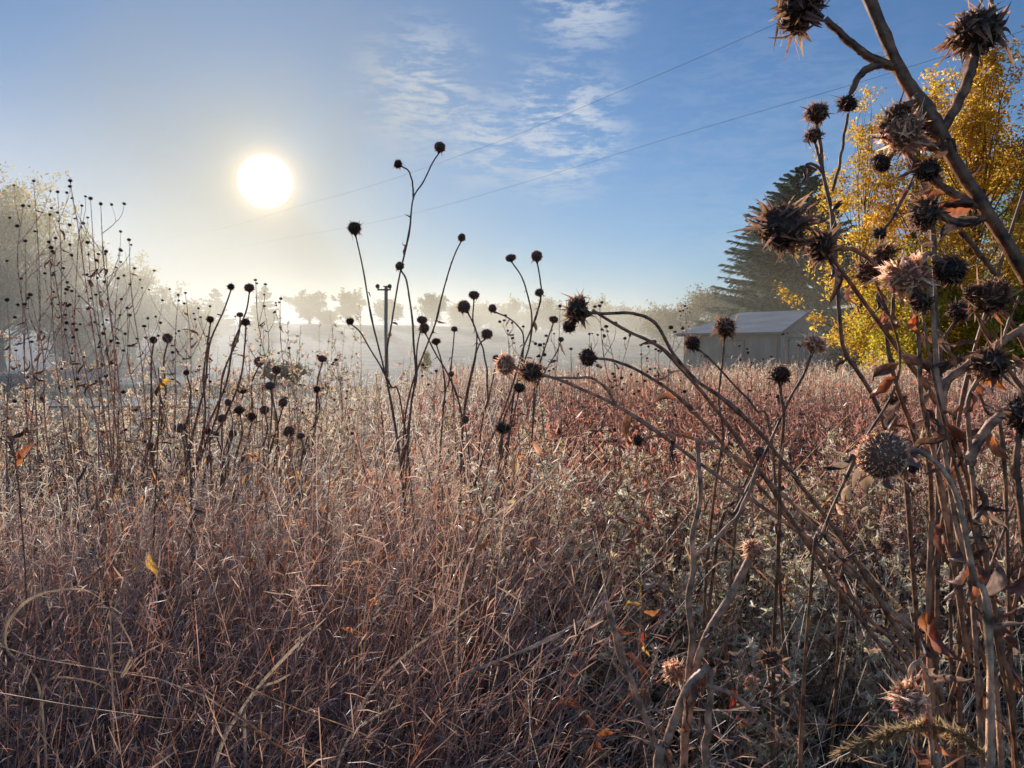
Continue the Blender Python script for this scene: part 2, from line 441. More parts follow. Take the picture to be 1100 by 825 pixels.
def tree(name, label, group, base, H, crown_r, crown_lo, leafcol, leaf=0.08, n_cl=60, per=120, trunk_r=0.12,
         cl_r=0.5, seed=1, trunk_col=(0.10, 0.08, 0.06), shape='round', probs=None, lean=0.0, loose=1.0, cat='tree'):
    """Deciduous tree: trunk (with limbs reaching every clump) and a crown of leaf-sized faces in clumps."""
    global rng
    keep = rng; rng = np.random.default_rng(seed)
    t = empty(name, base, label, cat, group)
    # clump centres inside an uneven crown
    u = rng.normal(size=(n_cl * 3, 3)); u = nrm(u) * (rng.uniform(0.15, 1, (n_cl * 3, 1)) ** 0.45)
    ang = np.arctan2(u[:, 1], u[:, 0])
    wob = 1 + 0.18 * np.sin(ang * 3 + seed) + 0.14 * np.sin(ang * 5 + u[:, 2] * 4 + seed * 2) * loose
    zc = (H + crown_lo) / 2; zr = (H - crown_lo) / 2
    z = zc + u[:, 2] * zr * (0.9 + 0.1 * rng.random(len(u)))
    q = (z - crown_lo) / (H - crown_lo)
    if shape == 'spire': w = np.interp(q, [0, .12, .35, .7, 1], [.65, .95, 1.0, .6, .14])
    elif shape == 'bush': w = np.interp(q, [0, .3, .8, 1], [1.0, 1.0, .7, .3])
    else: w = np.ones_like(q)
    u2 = nrm(u[:, :2]) * np.linalg.norm(u[:, :2], axis=1, keepdims=True)
    if shape != 'round':
        rad = rng.uniform(0.05, 1, len(u)) ** 0.55
        u2 = nrm(u[:, :2]) * rad[:, None]; z = crown_lo + (H - crown_lo) * rng.random(len(u)) ** (1.15)
        q = (z - crown_lo) / (H - crown_lo)
        w = np.interp(q, [0, .12, .35, .7, 1], [.65, .95, 1.0, .6, .14]) if shape == 'spire' else np.interp(q, [0, .3, .8, 1], [1.0, 1.0, .7, .3])
    cc = np.stack([u2[:, 0] * crown_r * w * wob + lean * z, u2[:, 1] * crown_r * w * wob, z], -1)[:n_cl]
    ta = Acc()
    k = 12; tz = np.linspace(0, 1, k)
    ph = rng.random(2) * 6
    P = np.stack([lean * tz * H * .95 + 0.03 * H * np.sin(tz * 3 + ph[0]) * tz, 0.03 * H * np.sin(tz * 4 + ph[1]) * tz, tz * H * 0.95 - 0.1], -1)[None]
    R = (trunk_r * (1 - tz * 0.93) ** 0.9 + trunk_r * .5 * np.exp(-tz * 25))[None]
    ta.tube(P, R, np.broadcast_to(np.array(trunk_col), (1, k, 3)), 9)
    nb = n_cl
    a0 = np.clip((cc[:nb, 2] / H) * rng.uniform(0.45, 0.8, nb), 0.08, 0.92)
    idx = (a0 * (k - 1)); i0 = idx.astype(int); fr = (idx - i0)[:, None]
    st = P[0][i0] * (1 - fr) + P[0][np.minimum(i0 + 1, k - 1)] * fr
    en = cc[:nb]; s = np.linspace(0, 1, 7)[None, :, None]
    Lb = np.linalg.norm(en - st, axis=1)[:, None, None]
    B = st[:, None] * (1 - s) + en[:, None] * s + np.array([0, 0, 1]) * (s * (1 - s)) * Lb * .22 * (1 if shape != 'bush' else .3) \
        + rng.normal(size=(nb, 1, 3)) * 0.12 * np.sin(s * 3.1) * Lb * .4
    RB = (trunk_r * 0.30 * (1 - s[..., 0] * 0.85) * np.ones((nb, 1)))
    ta.tube(B, RB, np.broadcast_to(np.array(trunk_col), (nb, 7, 3)), 4)
    # twigs
    nt_ = nb * 6
    ti = rng.integers(0, nb, nt_); d = rng.normal(size=(nt_, 3)); d[:, 2] += .5; d = nrm(d) * cl_r * rng.uniform(.7, 1.5, (nt_, 1))
    s0 = B[ti, rng.integers(3, 7, nt_)]
    s = np.linspace(0, 1, 4)[None, :, None]
    TW = s0[:, None] + d[:, None] * s + rng.normal(size=(nt_, 1, 3)) * .08 * cl_r * np.sin(s * 3)
    ta.tube(TW, np.full((nt_, 4), trunk_r * 0.045 + 0.002) * (1 - s[..., 0] * .6), np.broadcast_to(np.array(trunk_col), (nt_, 4, 3)), 3)
    ta.obj('trunk', M_bark, t)
    # foliage
    ca = Acc()
    n = n_cl * per
    ci = rng.integers(0, nt_, n)
    pos = s0[ci] + d[ci] * rng.uniform(0.15, 1.1, (n, 1)) + rng.normal(size=(n, 3)) * cl_r * 0.24
    shade = np.repeat(rng.uniform(0.72, 1.2, nb), 6 * 0 + 1)[ti[ci]][:, None]
    C = pick(leafcol, probs or [1] * len(leafcol), n, .15) * shade
    ca.quads(pos, leaf * rng.uniform(.6, 1.25, n), C)
    ca.obj('crown', M_leafy, t)
    rng = keep
    return t

def spruce(name, label, group, base, H, R, col, seed=1, n_br=260, per=70, blade=0.11, trunk_r=0.2, lo=0.06, droop=0.25, power=0.85):
    global rng
    keep = rng; rng = np.random.default_rng(seed)
    t = empty(name, base, label, 'tree', group)
    ta = Acc(); tz = np.linspace(0, 1, 8)
    ta.tube(np.stack([0 * tz, 0 * tz, tz * H], -1)[None], (trunk_r * (1 - tz * .95))[None], np.broadcast_to(np.array((.07, .05, .04)), (1, 8, 3)), 8)
    q = lo + (1 - lo) * (rng.random(n_br) ** 1.15); th = rng.random(n_br) * 2 * pi
    Lb = R * (1 - q) ** power * rng.uniform(.62, 1.15, n_br) + 0.12
    s = np.linspace(0, 1, 7)[None, :, None]
    out = np.stack([np.cos(th), np.sin(th), 0 * th], -1)[:, None]
    z = (q * H)[:, None, None]
    B = out * Lb[:, None, None] * s + np.array([0, 0, 1]) * (z - droop * Lb[:, None, None] * (s * 1.6 - s ** 2 * 1.25) * (1.1 - q[:, None, None]) + .3 * Lb[:, None, None] * s * q[:, None, None])
    ta.tube(B, .035 * (1 - .8 * s[..., 0]) * np.ones((n_br, 1)), np.broadcast_to(np.array((.07, .055, .04)), (n_br, 7, 3)), 3)
    ta.obj('trunk', M_bark, t)
    # twigs hang to both sides of each branch and carry needles
    ca = Acc(); n = n_br * per
    bi = rng.integers(0, n_br, n); f = rng.uniform(0.12, 1.0, n) ** .8 * 5.999
    i0 = f.astype(int); fr = (f - i0)[:, None]
    p0 = B[bi, i0] * (1 - fr) + B[bi, np.minimum(i0 + 1, 6)] * fr
    tang = nrm(B[bi, 6] - B[bi, 0]); side = np.stack([-tang[:, 1], tang[:, 0], 0 * tang[:, 0]], -1)
    sg = rng.choice([-1, 1], n)[:, None]
    tl = (Lb[bi] * .28 * (1 - f / 7) + .12)[:, None]
    d = nrm(tang * .8 + side * sg * rng.uniform(.2, 1, (n, 1)) + np.array([0, 0, 1]) * rng.normal(-.12, .22, (n, 1)))
    tl = tl * rng.uniform(.5, 1.2, (n, 1))
    ss = np.linspace(0, 1, 3)[None, :, None]
    TW = p0[:, None] + d[:, None] * tl[:, None] * ss + np.array([0, 0, -1]) * .2 * tl[:, None] * ss ** 2
    C = pick(col, [1] * len(col), n, .22)
    tip = np.clip(C * 1.35 + .012, 0, 1)
    CC = np.stack([C * .7, C, tip], 1)
    Wd = blade * np.stack([np.full(n, .8), np.full(n, 1.0), np.full(n, .12)], 1) * rng.uniform(.6, 1.2, (n, 1))
    ca.leaf(TW, Wd, CC, CC, fold=.5)
    ca.obj('crown', M_needle, t)
    rng = keep
    return t

def gp(px, Y, dz=0.0):
    p = at(px, 372, Y); return (float(p[0]), float(Y), float(gz(p[0], Y)) - dz)
def hgt(px, py, Y):
    p = at(px, py, Y); return float(p[2] - gz(p[0], Y))

YEL = [(1.0, 0.54, 0.05), (1.0, 0.64, 0.14), (0.92, 0.50, 0.05), (0.78, 0.60, 0.10)]
YGR = [(0.62, 0.52, 0.05), (0.40, 0.40, 0.06), (0.80, 0.50, 0.05), (0.22, 0.26, 0.05)]
GRN = [(0.06, 0.09, 0.03), (0.10, 0.12, 0.035), (0.22, 0.20, 0.04)]
OLV = [(0.42, 0.32, 0.11), (0.30, 0.25, 0.09), (0.55, 0.40, 0.12)]
TANL = [(0.22, 0.17, 0.09), (0.16, 0.13, 0.08), (0.30, 0.22, 0.09)]
BUSH = [(.85, .78, .62), (.7, .66, .55)]  # very pale leaves: haze over the bushes put into their colour
DKG = [(0.035, 0.05, 0.035), (0.05, 0.065, 0.045)]

# golden aspens at the right
Y = 20
tree('aspen_tree', 'tall golden aspen behind the near sunflower stem, tallest yellow crown', None, gp(1035, Y), hgt(1020, 38, Y), 2.9, 1.0, YEL, .058, 105, 360, .10, .48, 11, (0.16, 0.13, 0.10), 'spire', [4, 4, 1.5, .8])
tree('aspen_tree', 'slender open golden aspen with sky gaps, left of the tall golden one', None, gp(925, 21), hgt(908, 98, 21), 1.9, 2.0, YEL, .050, 60, 230, .05, .34, 12, (0.14, 0.11, 0.09), 'spire', [4, 4, 1.5, .5])
tree('aspen_tree', 'yellow-green crowned tree at the right edge of the picture', None, gp(1150, 18.5), hgt(1120, 20, 18.5), 2.0, 1.0, YGR, .050, 100, 460, .12, .5, 13, (0.14, 0.12, 0.09), 'spire', [3, 2, 3, 1])
tree('aspen_tree', 'leaning golden aspen between the slender open one and the tallest', None, gp(972, 19.5), hgt(960, 120, 19.5), 2.0, .6, YEL, .052, 66, 300, .06, .40, 17, (0.14, 0.11, 0.09), 'spire', [4, 4, 2, 1], lean=.02)
tree('dark_green_tree', 'dark green leafy tree behind the yellow crowns at the right edge', None, gp(1140, 25), hgt(1140, 75, 25), 3.2, .6, GRN, .07, 80, 380, .16, .7, 14, (0.08, .07, .05), 'round')
tree('yellow_shrub', 'dense yellow-green shrub right of the shed', None, gp(985, 17.5), hgt(985, 285, 17.5), 1.75, 0.1, YGR, .040, 80, 420, .05, .38, 15, (0.12, 0.1, 0.07), 'bush', [5, 2, 4, .7], cat='shrub')
tree('yellow_shrub', 'yellow shrub under the golden crowns at the right edge', None, gp(1085, 16.5), hgt(1085, 300, 16.5), 1.8, 0.1, YGR, .040, 80, 420, .05, .38, 16, (0.12, 0.1, 0.07), 'bush', [4, 3, 3, 1.5], cat='shrub')
# spruce behind the shed
spruce('spruce_tree', 'large dark spruce standing behind the shed', None, gp(856, 54), hgt(856, 180, 54), 7.6, [(0.12, 0.17, 0.15), (0.17, 0.21, 0.17), (0.10, 0.135, 0.125)], 3, 620, 150, .10, .28, .02, .24, .66)
# pale trees left of the spruce
for i, (px, py, Yd, r, lab) in enumerate([(748, 308, 92, 5.0, 'pale yellowish tree in the mist left of the spruce, the rounder of two'),
                                          (782, 304, 88, 4.2, 'pale yellowish tree in the mist touching the spruce'),
                                          (712, 326, 98, 3.6, 'small pale tree in the mist left of the two yellowish ones')]):
    tree('field_tree', lab, None, gp(px, Yd), hgt(px, py, Yd), r, .8, TANL, .17, 44, 110, .2, 1.1, 30 + i)
# big trees on the left
tree('broadleaf_tree', 'large misty tree at the left edge with a high uneven crown', None, gp(-2, 46), hgt(5, 172, 46), 4.3, 1.4, OLV, .13, 120, 200, .3, 1.15, 21, (0.07, .06, .05))
tree('broadleaf_tree', 'misty tree filling the gap below the large left edge crown', None, gp(70, 50), hgt(70, 226, 50), 3.0, .8, OLV, .13, 70, 180, .22, 1.0, 22, (0.07, .06, .05))
tree('broadleaf_tree', 'round misty tree to the right of the large left crown', None, gp(143, 58), hgt(143, 263, 58), 2.3, .8, OLV, .12, 60, 190, .18, .85, 23, (0.07, .06, .05))
for i, (px, py, Yd, r, lab) in enumerate([(182, 313, 62, 2.6, 'low misty shrub next to the round tree on the left'),
                                          (207, 328, 60, 2.0, 'smallest misty shrub between round tree and far conifers'),
                                          (105, 300, 52, 3.0, 'broad misty shrub under the left hand trees')]):
    tree('misty_shrub', lab, None, gp(px, Yd), hgt(px, py, Yd), r, .1, OLV, .13, 40, 130, .08, .7, 40 + i, shape='bush', cat='shrub')
# conifers and round pines on the crest
for i, (px, py, Yd, r, lab) in enumerate([(232, 311, 118, 3.3, 'left of the two pointed conifers on the hill'), (285, 308, 122, 3.3, 'right of the two pointed conifers on the hill')]):
    spruce('conifer_tree', lab, None, gp(px, Yd), hgt(px, py, Yd), r, DKG, 50 + i, 150, 50, .3, .18, .03, .1, .8)
for i, (px, py, r, lab) in enumerate([(333, 313, 3.9, 'round crowned pine alone on the hill crest under the sun'),
                                      (376, 309, 3.1, 'taller round pine left of the wooden post on the crest'),
                                      (418, 322, 3.2, 'round pine directly behind the wooden post'),
                                      (464, 316, 3.0, 'round pine on the crest to the right of the wooden post'),
                                      (352, 338, 1.6, 'tiny tree between two round pines on the crest')]):
    tree('pine_tree', lab, None, gp(px, 140), hgt(px, py, 140), r, .8, [(0.045, .055, .03), (.065, .07, .04)], .20, 46, 150, .22, .8, 60 + i, (0.05, .045, .04))
# far hedge line: each tree a thing
labs = 'trees in the pale treeline beyond the hill'
for i, (px, py) in enumerate([(492, 328), (512, 320), (533, 330), (548, 318), (566, 326), (583, 317), (600, 328), (618, 318), (640, 313), (655, 322), (668, 330), (684, 327), (698, 338), (500, 340), (545, 340), (590, 340), (630, 338), (665, 342)]):
    tree('treeline_tree', 'hazy pale tree in the even treeline between post and shed', labs, gp(px, 165 + (i * 37 % 5) * 4), hgt(px, py + (i * 13 % 5), 168), 3.4 + (i * 7 % 3) * .5, .5, TANL, .30, 30, 70, .2, 1.2, 80 + i)
# two round bushes in the mist on the field
tree('round_bush', 'larger of two rounded dark bushes standing in the field mist', None, gp(313, 33), hgt(313, 386, 33), 0.85, .0, BUSH, .05, 50, 200, .04, .17, 71, shape='round', cat='shrub')
tree('round_bush', 'smaller of two rounded dark bushes standing in the field mist', None, gp(291, 34), hgt(291, 384, 34), 0.6, .0, BUSH, .05, 34, 180, .04, .16, 72, shape='round', cat='shrub')
tree('round_bush', 'small grey bush in the mist just right of the wooden post', None, gp(457, 46), hgt(457, 378, 46), .55, .0, OLV, .05, 24, 120, .05, .2, 73, shape='bush', cat='shrub')

# ================================================================== SHED
def shed():
    M_wall = solid_mat('shed_wall_paint', (0.36, 0.34, 0.32), .45, 2.0, .8, .3, stretch=(1, 1, .3))
    M_trim = solid_mat('shed_trim_paint', (0.16, 0.15, 0.145), .2, 4.0)
    M_roof = solid_mat('frosted_shingles', (0.74, 0.71, 0.66), .4, 1.2, .7, .5, stretch=(1, .3, 1))
    M_door = solid_mat('shed_door_paint', (0.25, 0.24, 0.23), .35, 3.0)
    Yd = 43.0
    c = at(837, 356, Yd)          # the near corner at the eave
    g0 = float(gz(c[0], Yd)); eave = float(c[2]) - g0
    t = empty('shed', (c[0], c[1], g0), 'grey garden shed with pale frosted roof in front of the spruce', 'shed')
    t.rotation_euler = (0, 0, radians(41))
    # local: +x runs along the gable wall to the right/back, +y along the long wall to the left/back
    # long wall direction (left/back) and gable direction (right/back)
    Wg, Wl = 6.0, 6.6
    rh = 1.22
    # walls: horizontal lap boards
    def lap(V, F, p0, p1, z0, z1, nrmv, step=.2, top=None):
        p0 = np.array(p0, float); p1 = np.array(p1, float); nn = np.array(nrmv, float)
        z = z0
        while z < z1 - 1e-4:
            zt = min(z + step, z1)
            a0, a1 = p0, p1
            if top is not None:
                f0, f1 = top((z + zt) / 2)
                a0 = p0 + (p1 - p0) * f0; a1 = p0 + (p1 - p0) * f1
            i = len(V)
            V += [(*(a0 + nn * .022), z), (*(a1 + nn * .022), z), (*(a1 + nn * .004), zt), (*(a0 + nn * .004), zt), (*a0, z), (*a1, z)]
            F += [(i, i + 1, i + 2, i + 3), (i + 4, i + 5, i + 1, i)]
            z = zt
    V, F = [], []
    corners = [(0, 0), (Wg, 0), (Wg, Wl), (0, Wl)]
    lap(V, F, (0, 0), (Wg, 0), -.3, eave, (0, -1))
    lap(V, F, (0, Wl), (0, 0), -.3, eave, (-1, 0))
    lap(V, F, (Wg, 0), (Wg, Wl), -.3, eave, (1, 0))
    lap(V, F, (Wg, Wl), (0, Wl), -.3, eave, (0, 1))
    poly_obj('wall', V, F, M_wall, t)
    V, F = [], []
    lap(V, F, (0, 0), (Wg, 0), eave, eave + rh - .05, (0, -1), top=lambda z: ((z - eave) / rh / 2, 1 - (z - eave) / rh / 2))
    poly_obj('gable', V, F, M_door, t)
    # roof: gable at the front, hip at the far end, with thickness
    ov = .32; th = .1
    dz = -ov * rh / (Wg / 2)
    hip = 2.2
    def roof(z):
        return [(-ov, -ov, eave + dz + z), (Wg / 2, -ov, eave + rh + z), (Wg + ov, -ov, eave + dz + z),
                (-ov, Wl + ov, eave + dz + z), (Wg / 2, Wl - hip, eave + rh + z), (Wg + ov, Wl + ov, eave + dz + z)]
    v = roof(th) + roof(0)
    f = [(0, 1, 4, 3), (1, 2, 5, 4), (3, 4, 5), (6, 9, 10, 7), (7, 10, 11, 8), (9, 11, 10), (0, 6, 7, 1), (1, 7, 8, 2), (2, 8, 11, 5), (5, 11, 9, 3), (3, 9, 6, 0)]
    poly_obj('roof', v, f, M_roof, t)
    # barge boards along the gable, eave fascia
    bb = []
    for sx in (0, 1):
        x0 = -ov if sx == 0 else Wg + ov
        z0 = eave + dz; x1 = Wg / 2; z1 = eave + rh
        vv = [(x0, -ov - .03, z0 - .16), (x1, -ov - .03, z1 - .16), (x1, -ov - .03, z1 + .085), (x0, -ov - .03, z0 + .085),
              (x0, -ov - .003, z0 - .16), (x1, -ov - .003, z1 - .16), (x1, -ov - .003, z1 + .085), (x0, -ov - .003, z0 + .085)]
        ff = [(0, 1, 2, 3), (4, 7, 6, 5), (0, 4, 5, 1), (3, 2, 6, 7), (0, 3, 7, 4), (1, 5, 6, 2)]
        poly_obj('barge_board', vv, ff, M_trim, t)
    v, f = box(-ov - .035, -ov - .004, -ov, Wl + ov, eave + dz - .1, eave + dz + .09)
    poly_obj('fascia', v, f, M_trim, t)
    # dark trim board under the gable triangle, corner boards
    v, f = boxes([(-.05, Wg + .05, -.065, -.025, eave - .1, eave + .1)]); poly_obj('trim_board', v, f, M_trim, t)
    v, f = boxes([(-.075, .06, -.07, -.028, -.3, eave - .103)]); poly_obj('corner_board', v, f, M_trim, t)
    v, f = boxes([(-.075, -.026, -.025, .1, -.3, eave - .05)]); poly_obj('corner_board', v, f, M_trim, t)
    # big sliding door on the gable wall and two door leaves with dark frame on the long wall
    v, f = boxes([(1.1, 5.0, -.075, -.028, -.2, 2.05)]); d = poly_obj('door', v, f, M_door, t)
    v, f = boxes([(1.0, 1.1, -.085, -.028, -.2, 2.15), (5.0, 5.1, -.085, -.028, -.2, 2.15), (1.1, 5.0, -.085, -.028, 2.053, 2.15)])
    poly_obj('door_frame', v, f, M_trim, t)
    v, f = boxes([(-.07, -.028, 2.2, 3.55, -.2, 2.0)]); d = poly_obj('door', v, f, M_wall, t)
    v, f = boxes([(-.085, -.071, 2.2, 2.29, -.2, 2.0), (-.085, -.071, 3.46, 3.55, -.2, 2.0), (-.085, -.071, 2.293, 3.457, 1.9, 2.0), (-.085, -.071, 2.293, 3.457, .9, .98)])
    poly_obj('door_frame', v, f, M_trim, d)
    v, f = boxes([(-.11, -.071, 3.3, 3.36, .95, 1.15)]); poly_obj('handle', v, f, M_trim, d)
    v, f = boxes([(2.7, 3.3, -.06, -.03, eave + .45, eave + .85)]); poly_obj('vent', v, f, M_trim, t)
    v, f = boxes([(2.98, 3.04, -.095, -.076, -.2, 2.0)]); poly_obj('door_seam', v, f, M_trim, t)
    v, f = boxes([(-ov - .13, -ov - .036, -ov, Wl + ov, eave + dz - .02, eave + dz + .07)]); poly_obj('gutter', v, f, M_trim, t)
    v, f = boxes([(-.16, -.08, -.10, -.02, -.2, eave - .1)]); poly_obj('downpipe', v, f, M_trim, t)
    return t
shed()

# ================================================================== POST AND WIRES
M_wood = solid_mat('weathered_wood', (0.46, 0.38, 0.29), .4, 5.0, .85, .4, stretch=(3, 3, .4))  # wood tone lightened to stand for the fog over the post
M_metal = solid_mat('dull_metal', (0.12, 0.12, 0.12), .3, 8.0, .5)
def post():
    Yd = 30.0; b = gp(415, Yd); H = hgt(415, 308, Yd)
    t = empty('wooden_post', b, 'weathered wooden post with two small lamps on its top', 'post')
    a = Acc(); z = np.linspace(-.3, H, 8); r = .075 * (1 - .1 * (z / H))
    a.tube(np.stack([0 * z + .01 * np.sin(z * 2), 0 * z, z], -1)[None], r[None], np.full((1, 8, 3), .2), 12)
    th = np.arange(12) * 2 * pi / 12
    o = a.obj('post_shaft', M_wood, t, smooth=True)
    v, f = box(-.10, .10, -.10, .10, H, H + .03); poly_obj('post_cap', v, f, M_wood, t, bevel=.008)
    v, f = box(-.32, .22, -.13, -.09, H - .16, H - .10); poly_obj('crossbar', v, f, M_metal, t, bevel=.008)
    for x in (-.29, .19):
        a = Acc(); q = np.array([[x, -.11, H - .10], [x, -.11, H - .07], [x, -.19, H - .03], [x, -.24, H + .01], [x, -.27, H + .0]])
        a.tube(q[None], np.array([[.025, .035, .075, .085, .02]]), np.full((1, 5, 3), .1), 12)
        a.obj('lamp', M_metal, t, smooth=True)
post()
M_wire = solid_mat('aluminium_cable', (0.45, 0.45, 0.46), .1, 8.0, .5)
def wire(label, pts, r):
    P = curve_pts(pts, 10); base = P[0].copy()
    a = Acc(); a.tube((P - base)[None], np.full((1, len(P)), r), np.full((1, len(P), 3), .05), 5)
    tag(a.obj('power_line', M_wire, None, tuple(map(float, base))), label, 'power line')
wire('upper of the two power lines crossing the sky, the steeper one', [at(1080, -85, 11), at(835, 25, 13.8), at(680, 92, 17.2), at(500, 165, 24), at(330, 219, 36), at(150, 262, 62), at(-100, 298, 120)], .0036)
wire('lower of the two power lines, running behind the golden leaves', [at(1180, 8, 12.5), at(1090, 36, 13.8), at(915, 91, 17), at(720, 148, 22.5), at(560, 197, 30), at(440, 230, 38), at(330, 252, 56), at(150, 283, 120)], .0044)
# ================================================================== MEADOW (what nobody could count)
M_grass = veg_mat('dry_grass', 0.72, 0.18, 40.0, 0.3, rough=.5, tint=(1.08, .99, .86))
M_forb = veg_mat('dead_forbs', 0.68, 0.10, 50.0, 0.3, rough=.5, tint=(1.14, .96, .78))
M_fluff = veg_mat('seed_fluff', 0.6, 0.02, 90.0, 0.2, tint=(1.08, .96, .78))

def y_end(u):
    """how far the meadow reaches for a bearing u = x / y"""
    return np.interp(u, [-.75, -.42, -.24, -.08, .3, .9], [5.6, 6.4, 9.5, 14.5, 17.0, 17.0])

def scatter(n, y0, y1, u0=-.86, u1=.86, power=1.0, pad=.25):
    """points on the ground in the wedge the photo looks over (plus a margin), even per square metre when power = 1"""
    y = np.sqrt(rng.uniform(y0 ** 2, y1 ** 2, n)) if power == 1.0 else y0 + (y1 - y0) * rng.random(n) ** power
    u = rng.uniform(u0, u1, n); x = u * y + rng.normal(0, pad, n)
    ok = y < y_end(x / y)
    return x[ok], y[ok]

def canopy(x, y):
    """height of the plants: patches, lower in the middle right foreground"""
    h = 1.04 + .07 * np.sin(x * 1.9 + y * .7) + .05 * np.sin(x * 4.3 - y * 2.1)
    return h

def grass_patch(name, label, n, y0, y1, hfac, cols, probs, lowcol, K=7, w=.0032, spik=14, u0=-.86, u1=.86, lean=(.10, .0), clump=True,
                bend=.30, top_frost=.35, spl=.05, spw=.0035, keepfun=None, hsd=.13):
    x, y = scatter(n, y0, y1, u0, u1)
    if keepfun is not None:
        ok = rng.random(len(x)) < keepfun(x, y); x, y = x[ok], y[ok]
    n = len(x)
    if clump:   # culms gather in tufts and fan outward
        cs = .33; ix = np.round(x / cs + .3 * np.sin(y * 5)); iy = np.round(y / cs)
        cx = (ix - .3 * np.sin(y * 5)) * cs + .08 * np.sin(ix * 12.9 + iy * 78.2); cyy = iy * cs + .08 * np.cos(ix * 39.3 + iy * 11.1)
        dx, dy = x - cx, y - cyy
        x = cx + dx * .55; y = cyy + dy * .55
    else: dx = dy = np.zeros(n)
    H = canopy(x, y) * hfac * np.clip(1 + hsd * rng.normal(size=n), .35, 1.3)
    root = np.stack([x, y, gz(x, y) - .02], -1)
    gust = np.stack([lean[0] + .12 * np.sin(x * 1.3 + y * .9) + .10 * np.sin(y * 2.3 + x * .4), lean[1] + .1 * np.sin(x * 1.1 - y * 1.7), 0 * x], -1)
    d = np.stack([dx * 1.1 + rng.normal(0, .09, n), dy * 1.1 + rng.normal(0, .09, n), np.ones(n)], -1) + gust * .5
    d = nrm(d)
    bd = (gust + np.stack([rng.normal(0, bend, n), rng.normal(0, bend, n), -rng.gamma(1.2, .07, n)], -1))
    t = np.linspace(0, 1, K)[None, :, None]
    P = root[:, None] + d[:, None] * H[:, None, None] * t + bd[:, None] * H[:, None, None] * t ** 2.4 * .55
    P[:, :, 2] -= np.linalg.norm(bd[:, None, :2] * t ** 2 , axis=2) ** 2 * .35 * H[:, None]
    C0 = pick(cols, probs, n, .22)
    Cl = pick(lowcol, [1] * len(lowcol), n, .2)
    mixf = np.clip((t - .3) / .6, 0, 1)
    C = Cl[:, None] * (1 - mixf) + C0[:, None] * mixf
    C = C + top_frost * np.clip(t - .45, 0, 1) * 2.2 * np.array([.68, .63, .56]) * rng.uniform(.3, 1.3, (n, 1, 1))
    C = C * (np.interp(P[:, :, 2], [.25, .8], [.32, 1.0])[..., None] if name != 'bare_stem_thicket' else 1.0)  # shade low between the strands, painted as darker colour
    near = np.interp(y, [1.2, 2.7], [.36, 1.0])[:, None, None] if name == 'frosted_bunchgrass' else 1.0  # tufts close by: their shadow side is put into the colour
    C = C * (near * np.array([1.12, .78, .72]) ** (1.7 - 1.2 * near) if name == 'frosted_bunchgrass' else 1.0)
    wid = w * (1 + .075 * np.maximum(y - 3, 0))
    W = wid[:, None] * np.interp(y, [1.0, 2.6], [.62, 1.0])[:, None] * np.linspace(1, .35, K)[None] * rng.uniform(.6, 1.4, (n, 1))
    a = Acc(); a.ribbon(P, W, C)
    if spik:
        m = n * spik; pi_ = rng.integers(0, n, m); f = rng.uniform(.35, .999, m) ** .8 * (K - 1)
        i0 = np.minimum(f.astype(int), K - 2); fr = (f - i0)[:, None]
        p0 = P[pi_, i0] * (1 - fr) + P[pi_, i0 + 1] * fr
        tg = nrm(P[pi_, i0 + 1] - P[pi_, i0])
        dd = nrm(tg * rng.uniform(.4, 1.3, (m, 1)) + rng.normal(size=(m, 3)) * .62)
        ln = spl * rng.uniform(.4, 1.3, (m, 1)) * (1 + .03 * y[pi_])[:, None]
        tt = np.linspace(0, 1, 3)[None, :, None]
        Q = p0[:, None] + dd[:, None] * ln[:, None] * tt + np.array([.25, 0, -.45]) * ln[:, None] * tt ** 2 * rng.uniform(-.3, 1, (m, 1, 1))
        Cs = C[pi_, i0][:, None] * np.array([.95, 1.15, 1.4])[None, :, None] + .05
        fz = (f / (K - 1))[:, None, None]
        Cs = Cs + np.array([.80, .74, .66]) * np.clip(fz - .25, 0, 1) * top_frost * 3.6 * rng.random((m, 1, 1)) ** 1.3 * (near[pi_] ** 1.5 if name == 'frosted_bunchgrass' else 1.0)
        Wd = (spw * np.interp(y[pi_], [1.0, 2.6], [.42, 1.0]) * (1 + .06 * np.maximum(y[pi_] - 3, 0)))[:, None] * np.array([.5, 1, .3])[None] * rng.uniform(.5, 1.4, (m, 1))
        a.ribbon(Q, Wd, Cs)
    return tag(a.obj(name, M_grass), label, 'grass', None, 'stuff')

STRAW = [(0.62, 0.44, 0.31), (0.36, 0.19, 0.13), (0.97, 0.88, 0.76), (0.60, 0.27, 0.13)]
RUST = [(0.48, 0.19, 0.08), (0.32, 0.11, 0.06), (0.50, 0.24, 0.10)]
WINE = [(0.12, 0.045, 0.035), (0.16, 0.07, 0.045), (0.20, 0.10, 0.06)]  # wine coloured grass bases, deepened for the shade low down
left_only = lambda x, y: np.clip(1.0 - (x / y + .14) * 6.5, 0, 1)
# pale frosted bunchgrass: left half
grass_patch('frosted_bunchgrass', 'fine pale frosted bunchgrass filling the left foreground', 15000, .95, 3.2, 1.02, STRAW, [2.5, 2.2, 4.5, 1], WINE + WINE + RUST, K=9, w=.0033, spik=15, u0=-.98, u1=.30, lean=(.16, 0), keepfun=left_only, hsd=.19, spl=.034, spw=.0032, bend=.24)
grass_patch('frosted_grass_sward', 'pale frosted grass sweeping from the left to the field edge', 30000, 3.0, 17, 1.02, STRAW, [2.2, 1.1, 8, .7], RUST, K=7, w=.0056, spik=9, u0=-.9, u1=.42, lean=(.12, 0), keepfun=lambda x, y: np.clip(1.0 - (x / y + .10 - .004 * y) * 6.5, 0.0, 1), spl=.05, spw=.0055, hsd=.17)
